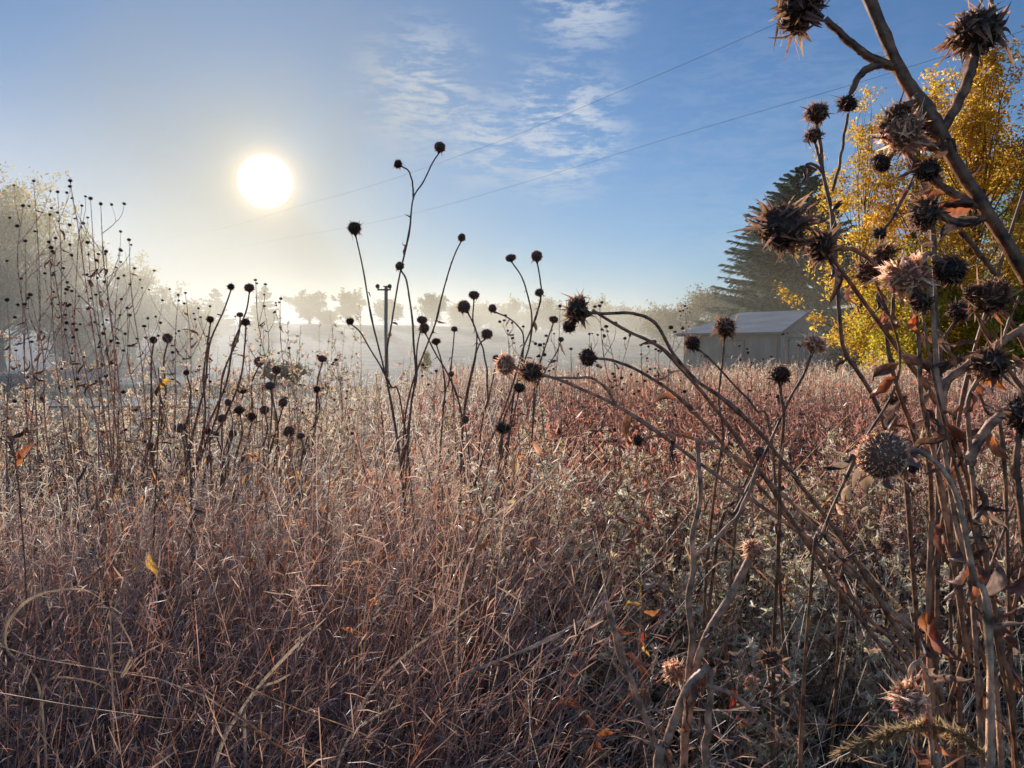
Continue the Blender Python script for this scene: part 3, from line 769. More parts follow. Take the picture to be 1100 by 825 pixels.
# tan stalks further back on the right
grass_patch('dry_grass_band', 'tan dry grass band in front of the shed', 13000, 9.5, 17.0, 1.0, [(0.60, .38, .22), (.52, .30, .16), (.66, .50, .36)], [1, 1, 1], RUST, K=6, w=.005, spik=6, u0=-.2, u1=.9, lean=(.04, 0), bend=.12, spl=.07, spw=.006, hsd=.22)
# thin bare stems, right foreground
grass_patch('bare_stem_thicket', 'thicket of thin bare grey stems in the shaded right foreground', 2900, 1.0, 4.0, .92, [(.70, .52, .40), (.34, .20, .14), (.90, .76, .64)], [1, 1, 1], [(.09, .06, .05), (.14, .10, .08)], K=8, w=.0044, spik=0, u0=-.12, u1=.95, lean=(0, 0), clump=False, bend=.2, top_frost=.22)
grass_patch('fallen_grass', 'thin tangled stems low in the shaded foreground', 1800, .9, 4.0, .5, [(.22, .15, .12), (.16, .10, .08), (.26, .19, .14)], [1, 1, 1], WINE, K=7, w=.0018, spik=3, u0=-.95, u1=.95, lean=(0, 0), clump=False, bend=.9, top_frost=.1, spl=.04)
# low turf of the mown field
def turf():
    x, y = scatter(1, 1, 2)
    n = 60000
    y = np.sqrt(rng.uniform(5.0 ** 2, 30 ** 2, n)); u = rng.uniform(-.9, .9, n); x = u * y
    ok = y > y_end(x / y) - 1.0; x, y = x[ok], y[ok]; n = len(x)
    d = nrm(np.stack([rng.normal(0, .4, n), rng.normal(0, .4, n), np.ones(n)], -1)); t = np.linspace(0, 1, 3)[None, :, None]
    P = np.stack([x, y, gz(x, y) - .01], -1)[:, None] + d[:, None] * t * rng.uniform(.05, .14, (n, 1, 1))
    a = Acc(); a.ribbon(P, np.full((n, 3), .012) * np.array([1, .8, .2]) * (1 + y[:, None] * .04), np.repeat(pick([(.34, .32, .22), (.22, .21, .13), (.45, .43, .36)], [1, 1, 1], n)[:, None], 3, 1))
    tag(a.obj('mown_grass', M_grass), 'short frosted turf between meadow and lane', 'grass', None, 'stuff')
turf()

def forb_mass(name, label, n, y0, y1, u0, u1, hf, nleaf, llen, cols, probs, edge, stemc, keepfun=None, lo=.25, up=1.0, K=4, fluff=0, w=.0022, mat=None, hsd=.12, lw=.26):
    """upright dead forbs: a stem with many curled leaves whose frosted rims are pale"""
    x, y = scatter(n, y0, y1, u0, u1)
    if keepfun is not None:
        ok = rng.random(len(x)) < keepfun(x, y); x, y = x[ok], y[ok]
    n = len(x)
    H = canopy(x, y) * hf * np.clip(1 + hsd * rng.normal(size=n), .4, 1.35)
    H = H * np.where(x / y > -.12, np.interp(y, [1.2, 2.5], [.72, 1.0]), 1.0)
    t = np.linspace(0, 1, 7)[None, :, None]
    d = nrm(np.stack([rng.normal(0, .10, n), rng.normal(0, .10, n), np.ones(n)], -1)); bd = np.stack([rng.normal(0, .1, n), rng.normal(0, .1, n), 0 * x], -1)
    P = np.stack([x, y, gz(x, y) - .02], -1)[:, None] + d[:, None] * H[:, None, None] * t + bd[:, None] * t ** 2
    SC = pick(stemc, [1] * len(stemc), n, .2)
    a = Acc()
    a.tube(P, (w * (1 + .04 * y))[:, None] * np.linspace(1, .5, 7)[None] * np.ones((n, 1)), np.repeat(SC[:, None], 7, 1) * (.6 + .5 * t), 3)
    m = n * nleaf; pi_ = rng.integers(0, n, m); f = rng.uniform(lo, up, m) * 5.999
    i0 = f.astype(int); fr = (f - i0)[:, None]; p0 = P[pi_, i0] * (1 - fr) + P[pi_, i0 + 1] * fr
    th = rng.random(m) * 2 * pi; o = np.stack([np.cos(th), np.sin(th), 0 * th], -1)
    upv = rng.normal(.9, .7, (m, 1))
    dd = nrm(o + np.array([0, 0, 1]) * upv)
    L_ = llen * rng.uniform(.45, 1.35, (m, 1, 1)) * (1.15 - .4 * (f / 6))[:, None, None]
    tt = np.linspace(0, 1, K)[None, :, None]
    curl = rng.normal(0.1, .8, (m, 1, 1))
    Q = p0[:, None] + dd[:, None] * L_ * tt + (np.array([0, 0, 1])[None, None] * -curl + o[:, None] * .2 * rng.normal(size=(m, 1, 1)) + rng.normal(size=(m, 1, 3)) * .25) * L_ * tt ** 2 * .6
    prof = np.interp(np.linspace(0, 1, K), [0, .3, .65, 1], [.25, 1, .8, .06])
    Wd = L_[:, :, 0] * lw * prof[None] * rng.uniform(.6, 1.3, (m, 1))
    patch = (.5 + .5 * np.sin(x * 1.7 + y * .8) * np.sin(y * 1.1 - x * .6))[pi_]
    C = pick(cols, probs, m, .25) * (.75 + .5 * patch[:, None])
    zf = np.clip((f / 6), 0, 1)[:, None]
    low_shade = np.interp(p0[:, 2], [.38, .9], [.16, 1.0])[:, None]; C = C * low_shade  # leaves low on the stem darkened in colour to stand for shade
    Ce = C * .5 + low_shade * np.array(edge) * (.35 + .75 * zf) * rng.uniform(.4, 1.1, (m, 1))
    a.leaf(Q, Wd, np.repeat(C[:, None], K, 1), np.repeat(Ce[:, None], K, 1), fold=rng.uniform(.1, .9))
    if fluff:
        add_fluff(a, P, H, y, fluff)
    return tag(a.obj(name, mat or M_forb), label, 'wild plants', None, 'stuff')

def add_fluff(a, P, H, y, per, col=(.95, .90, .78), size=.013, brl=.11):
    """side twigs that end in small starry seed tufts"""
    n = len(P); m = n * per
    pi_ = rng.integers(0, n, m); f = rng.uniform(.55, .999, m) * 5.999; i0 = f.astype(int); fr = (f - i0)[:, None]
    p0 = P[pi_, i0] * (1 - fr) + P[pi_, i0 + 1] * fr
    d = nrm(rng.normal(size=(m, 3)) * [1, 1, .5] + [0, 0, .8]); ln = brl * rng.uniform(.3, 1.2, (m, 1, 1)) * (1.3 - f / 7)[:, None, None]
    t = np.linspace(0, 1, 4)[None, :, None]
    Q = p0[:, None] + d[:, None] * ln * t + rng.normal(size=(m, 1, 3)) * ln * .25 * t ** 2
    a.tube(Q, np.full((m, 4), .0006) * (1 + .15 * y[pi_])[:, None], np.repeat(pick([(.28, .21, .16), (.2, .15, .11)], [1, 1], m)[:, None], 4, 1), 3)
    # seven or so tufts near the twig's end, nine rays each
    k = 2; e = Q[np.repeat(np.arange(m), k), rng.integers(2, 4, m * k)] + rng.normal(0, .007, (m * k, 3))
    r = 9; c = np.repeat(e, r, 0); dd = nrm(rng.normal(size=(m * k * r, 3)) + [0, 0, .3])
    s = size * rng.uniform(.6, 1.3, (m * k * r, 1, 1)) * np.repeat(1 + .08 * y[pi_], k * r)[:, None, None]
    t2 = np.linspace(0, 1, 2)[None, :, None]
    cc = pick([col, (.98, .93, .85), (.55, .43, .32)], [3, 1.5, 2], m * k, .2)
    cc = np.repeat(cc, r, 0)
    a.ribbon(c[:, None] + dd[:, None] * s * t2, np.broadcast_to(s[:, :, 0] * .26, (len(c), 2)) * np.array([1, .8]), np.repeat(cc[:, None], 2, 1))

RED = [(0.55, 0.11, 0.06), (0.34, 0.09, 0.06), (0.70, 0.20, 0.11), (0.42, 0.19, 0.11), (0.24, 0.11, 0.08)]
BRN = [(0.30, 0.16, 0.09), (0.42, 0.24, 0.13), (0.17, 0.09, 0.06)]
right_side = lambda x, y: np.clip((x / y + .20) * 4 + .05 * (y - 6), .04, 1)
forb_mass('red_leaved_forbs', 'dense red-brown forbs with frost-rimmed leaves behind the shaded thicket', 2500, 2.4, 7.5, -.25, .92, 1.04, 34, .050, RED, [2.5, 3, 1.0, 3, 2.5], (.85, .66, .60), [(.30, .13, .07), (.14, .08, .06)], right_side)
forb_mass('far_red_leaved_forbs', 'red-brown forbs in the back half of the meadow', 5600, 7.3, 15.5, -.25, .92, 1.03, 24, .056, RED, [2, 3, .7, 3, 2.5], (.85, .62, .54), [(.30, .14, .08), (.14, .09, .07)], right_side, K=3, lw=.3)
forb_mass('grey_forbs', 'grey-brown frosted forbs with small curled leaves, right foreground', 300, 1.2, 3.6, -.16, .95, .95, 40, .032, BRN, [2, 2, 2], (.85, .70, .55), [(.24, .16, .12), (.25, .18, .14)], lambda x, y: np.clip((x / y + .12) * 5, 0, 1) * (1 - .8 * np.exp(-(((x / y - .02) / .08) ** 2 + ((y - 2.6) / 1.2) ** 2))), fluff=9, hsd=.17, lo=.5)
forb_mass('fluffy_goldenrod', 'pale fluffy seed plumes in the middle of the right foreground', 620, 1.4, 3.9, -.02, .8, .99, 14, .028, BRN + [(.30, .26, .08)], [2, 2, 2, .8], (.62, .56, .46), [(.26, .18, .12)], lambda x, y: np.clip(.25 + 1.3 * np.sin(x * 3.1 + y * 1.3) * np.sin(y * 2.7 - x * 1.2), .08, 1), fluff=46, hsd=.13, mat=M_fluff)
forb_mass('green_undergrowth', 'low dark green undergrowth in the shade under the seed plumes', 360, 1.2, 3.6, -.02, .7, .66, 22, .04, [(.12, .17, .03), (.18, .19, .04), (.34, .28, .05)], [2, 2, 1], (.26, .28, .14), [(.10, .10, .05)], lo=.05)
forb_mass('dark_leafy_forbs', 'dark dead leafy stems at the left edge', 220, 2.0, 4.6, -.85, -.48, 1.12, 30, .055, [(.08, .05, .04), (.14, .08, .05), (.30, .16, .05)], [3, 3, .5], (.28, .25, .23), [(.12, .08, .06)])
forb_mass('orange_leaved_forbs', 'rusty orange leaved stems between the pale grass and the dark gap', 70, 2.3, 3.6, -.16, .0, 1.0, 34, .045, [(.40, .13, .05), (.30, .12, .05), (.22, .12, .08)], [2, 2, 2], (.48, .38, .32), [(.2, .1, .07)])

# long bent blades and culms that stand out from the finer grass of the left foreground
def long_blades():
    n = 520; y = rng.uniform(1.1, 3.4, n); u = rng.uniform(-.8, .12, n); x = u * y
    th = rng.random(n) * 2 * pi; L_ = rng.uniform(.5, 1.15, n); t = np.linspace(0, 1, 14)[None, :, None]
    d = nrm(np.stack([np.cos(th) * .35 + .15, np.sin(th) * .35, np.ones(n)], -1)); o = np.stack([np.cos(th), np.sin(th), 0 * th], -1)
    P = np.stack([x, y, rng.uniform(.0, .45, n)], -1)[:, None] + d[:, None] * L_[:, None, None] * t + (o * rng.uniform(.1, .6, (n, 1)) - np.array([0, 0, 1]) * rng.uniform(.1, .55, (n, 1)))[:, None] * L_[:, None, None] * t ** 2.2
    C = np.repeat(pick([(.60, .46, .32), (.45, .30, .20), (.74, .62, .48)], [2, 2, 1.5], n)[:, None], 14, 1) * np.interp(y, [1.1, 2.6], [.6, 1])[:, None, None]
    a = Acc(); W = np.interp(np.linspace(0, 1, 14), [0, .2, .7, 1], [.7, 1, .8, .1])[None] * rng.uniform(.0012, .0032, (n, 1))
    a.leaf(P, W, C, C * 1.1, fold=.4)
    tag(a.obj('bent_grass', M_grass), 'long bent pale blades standing out of the left grass', 'grass', None, 'stuff')
long_blades()
forb_mass('withered_broad_leaved_stems', 'withered stems with broad curled leaves among the shaded right foreground', 190, 1.3, 4.0, -.1, .9, .98, 12, .065, BRN + [(.85, .40, .10), (.40, .38, .10), (.80, .16, .06)], [3, 3, 2, 1.2, 1.2, .6], (.85, .74, .62), [(.40, .28, .20)], lo=.25, lw=.42, K=6, w=.0028)
def curved_stems():
    n = 420; y = rng.uniform(1.1, 3.8, n); u = rng.uniform(-.1, .85, n); x = u * y
    th = rng.random(n) * 2 * pi; L_ = rng.uniform(.4, 1.1, n); t = np.linspace(0, 1, 14)[None, :, None]
    d = nrm(np.stack([np.cos(th) * .7, np.sin(th) * .5, np.ones(n) * .8], -1)); o = np.stack([np.cos(th), np.sin(th), 0 * th], -1)
    P = np.stack([x, y, rng.uniform(.0, .6, n)], -1)[:, None] + d[:, None] * L_[:, None, None] * t + (o * rng.uniform(.0, .5, (n, 1)) - np.array([0, 0, 1]) * rng.uniform(-.1, .5, (n, 1)))[:, None] * L_[:, None, None] * t ** 2.2
    P = P + .008 * np.sin(t * 17 + rng.random((n, 1, 3)) * 6)
    C = np.repeat(pick([(.80, .66, .52), (.40, .26, .17), (.95, .84, .72)], [2, 1.5, 2.5], n)[:, None], 14, 1)
    a = Acc(); a.tube(P, np.linspace(1, .35, 14)[None] * rng.uniform(.0014, .0034, (n, 1)), C, 4)
    tag(a.obj('tangled_stems', M_forb), 'pale curved dead stems crossing over the right foreground', 'dead stems', None, 'stuff')
curved_stems()
forb_mass('rusty_forbs', 'rusty orange stems glowing inside the pale grass left of centre', 260, 1.9, 3.8, -.48, -.06, .96, 28, .040, [(.75, .28, .06), (.60, .20, .06), (.85, .42, .10)], [2, 2, 1], (.80, .50, .28), [(.35, .16, .08)], lo=.3)

forb_mass('weedy_tangle', 'brown weedy tangle around the feet of the thin stalks at the left', 380, 3.4, 6.4, -.80, -.2, 1.26, 30, .036, [(.34, .20, .13), (.22, .13, .09), (.50, .34, .22), (.55, .36, .08)], [3, 3, 2, .4], (.98, .90, .80), [(.34, .22, .17)], lo=.25, fluff=12, hsd=.2, w=.0016)
# ================================================================== TALL SEED STALKS (things)
M_stem = veg_mat('dead_stem', 0.12, 0.05, 70.0, 0.75, rough=.5, frost=0.30, tint=(2.7, 2.1, 1.65), bump=1.0)
M_head = veg_mat('seed_head', 0.5, 0.03, 220.0, 0.4, frost=0.30, tint=(2.75, 2.3, 1.98), bump=.5)
M_dleaf = veg_mat('dead_leaf', 0.58, 0.05, 45.0, 0.45, frost=0.25, tint=(1.6, 1.35, 1.2))

def cone_spikes(a, P0, D, Ln, R, C0, C1, K=4, droop=None, sides=3):
    n = len(P0); t = np.linspace(0, 1, K)[None, :, None]
    P = P0[:, None] + D[:, None] * Ln[:, None, None] * t
    if droop is not None: P = P + droop[:, None] * Ln[:, None, None] * t ** 2
    C = C0[:, None] * (1 - t) + C1[:, None] * t
    a.tube(P, R[:, None] * (1 - .93 * t[..., 0]), C, sides)

def fib(n, zlo=-1, zhi=1):
    i = np.arange(n) + .5; z = zlo + (zhi - zlo) * i / n; ph = i * 2.39996
    r = np.sqrt(np.maximum(0, 1 - z * z)); return np.stack([r * np.cos(ph), r * np.sin(ph), z], -1)

def head_mesh(kind, seed):
    """unit-radius dried seed head; +z points away from the stem, origin at its centre"""
    global rng
    keep = rng; rng = np.random.default_rng(seed)
    a = Acc(); b = None
    flat = {'ball': .88, 'cup': .80, 'pale': .85, 'burr': .9, 'dome': .8}[kind]
    core = {'ball': .80, 'cup': .80, 'pale': .82, 'burr': .80, 'dome': .86}[kind]
    dark = np.array({'ball': (.080, .054, .043), 'cup': (.050, .032, .023), 'pale': (.20, .13, .085), 'burr': (.035, .022, .016), 'dome': (.17, .12, .09)}[kind])
    tipc = np.array({'ball': (.48, .37, .30), 'cup': (.26, .17, .11), 'pale': (.58, .48, .40), 'burr': (.17, .11, .075), 'dome': (.80, .66, .54)}[kind])
    # core
    k = 9; th = np.linspace(0, pi, k); ph = np.arange(14) * 2 * pi / 14
    P = np.stack([0 * th, 0 * th, np.cos(th) * core * flat], -1)[None]
    V = np.stack([np.sin(th)[:, None] * np.cos(ph) * core, np.sin(th)[:, None] * np.sin(ph) * core, np.repeat(np.cos(th)[:, None], 14, 1) * core * flat], -1)
    i = np.arange(k - 1)[:, None] * 14; j = np.arange(14)[None]; j2 = (j + 1) % 14
    a.add(V, np.stack([i + j, i + j2, i + 14 + j2, i + 14 + j], -1), dark * .8)
    ns = {'ball': 150, 'cup': 90, 'pale': 200, 'burr': 150, 'dome': 700}[kind]
    S = fib(ns); S = nrm(S + rng.normal(0, .05, S.shape)); base = S * core * [1, 1, flat] * .95
    ln = {'ball': .26, 'cup': .20, 'pale': .20, 'burr': .24, 'dome': .13}[kind] * rng.uniform(.6, 1.25, ns)
    D = nrm(S + rng.normal(0, .22, S.shape) + [0, 0, .15])
    dr = rng.normal(0, .25, S.shape) if kind != 'ball' else rng.normal(0, .12, S.shape)
    C0 = jit(dark, ns, .3); C1 = jit(tipc, ns, .35)
    if kind in ('cup', 'pale', 'burr'):      # papery scales that curl over the surface
        nl = {'cup': 130, 'pale': 210, 'burr': 80}[kind]; S2 = fib(nl); S2 = nrm(S2 + rng.normal(0, .08, S2.shape))
        t = np.linspace(0, 1, 5)[None, :, None]; l2 = {'cup': .36, 'pale': .34, 'burr': .34}[kind] * rng.uniform(.5, 1.25, (nl, 1, 1))
        d2 = nrm(S2 + rng.normal(0, .45, S2.shape)); c2 = rng.normal(0, .9, (nl, 1, 3))
        Q2 = (S2 * core * [1, 1, flat] * .93)[:, None] + d2[:, None] * l2 * t + c2 * l2 * t ** 2
        cc = jit(dark * 1.3, nl, .35); ce = jit(tipc, nl, .3); CC = cc[:, None] * (1 - t) + ce[:, None] * t
        a.leaf(Q2, l2[:, :, 0] * np.array([[.45, .52, .42, .25, .03]]) * rng.uniform(.6, 1.1, (nl, 1)), CC, CC * 1.3 + .01, side=S2 + rng.normal(0, .3, S2.shape), fold=.6)
    cone_spikes(a, base, D, ln, np.full(ns, {'ball': .10, 'cup': .07, 'pale': .06, 'burr': .075, 'dome': .042}[kind]), C0, C1, 4, dr)
    # leafy bracts round the back
    b = Acc()
    nb = {'ball': 9, 'cup': 26, 'pale': 24, 'burr': 18, 'dome': 22}[kind]
    ang = rng.random(nb) * 2 * pi; zz = rng.uniform(-.95, -.1 if kind != 'ball' else -.5, nb); rr = np.sqrt(1 - zz ** 2)
    p = np.stack([rr * np.cos(ang), rr * np.sin(ang), zz * flat], -1) * core
    out = np.stack([np.cos(ang), np.sin(ang), 0 * ang], -1)
    L_ = {'ball': .40, 'cup': .48, 'pale': .48, 'burr': .4, 'dome': .75}[kind] * rng.uniform(.45, 1.2, nb)
    t = np.linspace(0, 1, 6)[None, :, None]
    d = nrm(out + np.array([0, 0, 1]) * rng.normal(.0, .5, (nb, 1)))
    cv = np.array([0, 0, 1]) * rng.normal(-.35, 1.0, (nb, 1)) + rng.normal(0, .6, (nb, 3))
    Q = p[:, None] + d[:, None] * L_[:, None, None] * t + cv[:, None] * L_[:, None, None] * t ** 2 * .7
    Wd = L_[:, None] * np.interp(t[0, :, 0], [0, .3, .7, 1], [.45, .55, .34, .03])[None] * rng.uniform(.7, 1.2, (nb, 1))
    bc = {'ball': (.07, .045, .03), 'cup': (.14, .075, .04), 'pale': (.30, .20, .13), 'burr': (.09, .055, .035), 'dome': (.22, .16, .12)}[kind]
    C = jit(bc, nb, .35); Ce = C * .5 + np.array([.26, .2, .16]) * (.9 if kind != 'ball' else .35)
    b.leaf(Q, Wd, np.repeat(C[:, None], 6, 1), np.repeat(Ce[:, None], 6, 1), side=out + rng.normal(0, .3, out.shape), fold=.5)
    # stub that joins the stem
    a.tube(np.array([[[0, 0, -core * .7], [0, 0, -core * flat - .05], [0, 0, -1.12 * flat], [0, 0, -1.3 * flat]]]), np.array([[.4, .26, .14, .1]]), np.full((1, 4, 3), .05), 7)
    me = a.mesh('seed_head', True); me.materials.append(M_head)
    mb = b.mesh('bracts', True); mb.materials.append(M_dleaf)
    rng = keep
    return me, mb
HEADS = {k: [head_mesh(k, 100 + i + j * 10) for i in range(4)] for j, k in enumerate(('ball', 'cup', 'pale', 'burr', 'dome'))}

def small_head_mesh(seed):
    """pea-sized aster head on the thin stalks"""
    global rng
    keep = rng; rng = np.random.default_rng(seed)
    a = Acc(); S = fib(60); C0 = jit((.05, .035, .032), 60, .3); C1 = jit((.15, .11, .10), 60, .3)
    th = np.linspace(0, pi, 6); ph = np.arange(8) * 2 * pi / 8
    V = np.stack([np.sin(th)[:, None] * np.cos(ph) * .75, np.sin(th)[:, None] * np.sin(ph) * .75, np.repeat(np.cos(th)[:, None], 8, 1) * .6], -1)
    i = np.arange(5)[:, None] * 8; j = np.arange(8)[None]; j2 = (j + 1) % 8
    a.add(V, np.stack([i + j, i + j2, i + 8 + j2, i + 8 + j], -1), (.03, .02, .018))
    cone_spikes(a, S * [.65, .65, .5], nrm(S + [0, 0, .2]), np.full(60, .45), np.full(60, .12), C0, C1, 2)
    me = a.mesh('small_seed_head', True); me.materials.append(M_head); rng = keep
    return me
SMALL = [small_head_mesh(200 + i) for i in range(4)]

def dleaf_mesh(seed, col, curl, wid, edge=(.30, .24, .19)):
    """curled dead leaf, unit length along +x from the origin"""
    global rng
    keep = rng; rng = np.random.default_rng(seed)
    nu, nv = 14, 7
    u = np.linspace(0, 1, nu); v = np.linspace(-1, 1, nv)
    w = wid * np.interp(u, [0, .06, .12, .35, .7, 1], [.10, .12, .55, 1, .72, .03])
    ph = rng.random(4) * 6
    V = np.zeros((nu, nv, 3))
    roll = curl * (.6 + .8 * u) ; tw = rng.normal(0, 1.0) * u + .3 * np.sin(u * 5 + ph[0])
    ax = np.stack([u - .12 * u ** 3, .13 * np.sin(u * 3 + ph[1]) * u, -.30 * u ** 2 * (1 + .5 * np.sin(ph[2])) + .05 * np.sin(u * 7 + ph[3])], -1)
    for i in range(nu):
        a_ = v * roll[i]; r = w[i] / max(roll[i], .15) / 1.0
        y = np.sin(a_) * r; z = (1 - np.cos(a_)) * r + .035 * np.sin(v * 5 + u[i] * 17 + ph[1]) * w[i] / wid
        c, s = cos(tw[i]), sin(tw[i])
        V[i] = ax[i] + np.stack([0 * y + .02 * np.sin(v * 3 + u[i] * 9), c * y - s * z, s * y + c * z], -1)
    C = np.array(col)[None, None] * (.75 + .5 * rng.random((nu, nv, 1))) ; vein = np.exp(-(v / .12) ** 2)[None, :, None]
    spots = (np.sin(u * 31 + ph[0])[:, None] * np.sin(v * 7 + u[:, None] * 11 + ph[2]))[..., None]; C = C * (1 - .45 * np.clip(spots, 0, 1)) + np.array([.05, .03, .02]) * np.clip(-spots, 0, 1)
    C = C * (1 - .3 * vein); e = (np.abs(v) > .9)[None, :, None] * .6
    C = C * (1 - e) + np.array(edge) * e
    a = Acc(); i = np.arange(nu - 1)[:, None] * nv + np.arange(nv - 1)[None]
    a.add(V.reshape(-1, 3), np.stack([i, i + 1, i + nv + 1, i + nv], -1), C.reshape(-1, 3))
    me = a.mesh('leaf', True); me.materials.append(M_dleaf); rng = keep
    return me
LEAVES = {
    'brown': [dleaf_mesh(300 + i, (.13, .07, .045), 1.2 + .5 * i, .17) for i in range(3)],
    'orange': [dleaf_mesh(310 + i, (.55, .20, .05), .9 + .4 * i, .20) for i in range(3)],
    'rust': [dleaf_mesh(320 + i, (.30, .11, .05), 1.0 + .5 * i, .20) for i in range(3)],
    'red': [dleaf_mesh(330 + i, (.50, .06, .03), .6 + .3 * i, .22) for i in range(2)],
    'yellow': [dleaf_mesh(340 + i, (.60, .38, .06), .7 + .3 * i, .20) for i in range(2)],
    'dark': [dleaf_mesh(350 + i, (.06, .035, .03), 1.6 + .5 * i, .15) for i in range(3)],
    'pale': [dleaf_mesh(360 + i, (.30, .23, .19), 1.2 + .5 * i, .16) for i in range(3)],
}

def stem_obj(name, pts, r0, r1, parent, base, col=(.12, .075, .05), sides=7, knobs=True, per=6):
    P = curve_pts(pts, per)
    n = len(P); s = np.concatenate([[0], np.cumsum(np.linalg.norm(np.diff(P, axis=0), axis=1))]); s /= s[-1]
    wob = min(.30 * r1 + .0012, .007 * float(np.linalg.norm(P[-1] - P[0])) + .0002)
    P = P + wob * np.stack([np.sin(s * 23 + P[0, 0] * 9), .5 * np.cos(s * 19), .6 * np.sin(s * 31 + P[0, 0] * 5)], -1) * np.sin(np.clip(s, 0, 1) * pi)[:, None]
    R = r0 + (r1 - r0) * s ** .8
    if knobs:
        k = 3 + int(random.random() * 3)
        for q in np.linspace(.12, .9, k) + np.random.default_rng(n).normal(0, .03, k):
            R = R * (1 + .5 * np.exp(-((s - q) / .014) ** 2))
    a = Acc()
    C = np.array(col)[None] * (.8 + .4 * np.random.default_rng(n + 5).random((n, 1)))
    a.tube((P - base)[None], R[None], C[None], sides)
    if sides >= 7 and r1 > .0012:
        V = a.v[-1].reshape(n, sides, 3); ctr = (P - base)[:, None]; rr = np.random.default_rng(n + 9)
        ridge = 1 + .13 * np.cos(np.arange(sides) * pi)[None, :, None] + .07 * rr.normal(size=(n, sides, 1))
        a.v[-1] = (ctr + (V - ctr) * ridge).reshape(-1, 3)
        nh = int(min(160, 60 * s.size / 10)) if r1 * F_PX / max(P[0, 1], .3) > 2.0 else 0
        if nh:      # loose fibres, hairs and frost needles on the bark
            f = rr.random(nh) * (n - 1.01); i0 = f.astype(int); q = (P - base)[i0] * (1 - (f - i0))[:, None] + (P - base)[i0 + 1] * (f - i0)[:, None]
            dd = nrm(rr.normal(size=(nh, 3))); tt = np.linspace(0, 1, 4)[None, :, None]; ll = r1 * rr.uniform(.3, 1.1, (nh, 1, 1))
            a.ribbon(q[:, None] + dd[:, None] * (R[i0][:, None, None] * .8 + ll * tt) + rr.normal(size=(nh, 1, 3)) * ll * .5 * tt ** 2, np.full((nh, 4), r1 * .10) * np.array([1, 1, .7, .2]), np.repeat(np.array([[(.26, .20, .15)]]), nh, 0).repeat(4, 1), side=dd[:, [1, 2, 0]])
    o = a.obj(name, M_stem, parent, smooth=True)
    return o, P

def put_head(parent, base, pos, direction, r, kind, bracts=True):
    d = Vector(direction).normalized()
    q = d.to_track_quat('Z', 'Y') @ Matrix.Rotation(random.random() * 6.28, 3, 'Z').to_quaternion()
    if kind == 'ball' and random.random() < .4: kind = 'burr'
    if kind == 'small':
        o = link('seed_head', random.choice(SMALL), parent)
    else:
        me, mb = random.choice(HEADS[kind]); o = link('seed_head', me, parent)
        if bracts:
            link('bracts', mb, o)
    o.rotation_mode = 'QUATERNION'; o.rotation_quaternion = q
    o.location = Vector(pos) - Vector(base)
    s = r * random.uniform(.88, 1.12); o.scale = (s, s * random.uniform(.85, 1.12), s * random.uniform(.78, 1.15))
    return o

def put_leaf(parent, base, pos, direction, L_, kind, roll=None):
    o = link('leaf', random.choice(LEAVES[kind]), parent)
    d = Vector(direction).normalized()
    q = d.to_track_quat('X', 'Z') @ Matrix.Rotation(random.random() * 6.28 if roll is None else roll, 3, 'X').to_quaternion()
    o.rotation_mode = 'QUATERNION'; o.rotation_quaternion = q; o.location = Vector(pos) - Vector(base); o.scale = (L_,) * 3
    return o

def to_world(pts, Y):
    out = []
    for p in pts:
        out.append(at(p[0], p[1], p[2] if len(p) > 2 else Y))
    return out

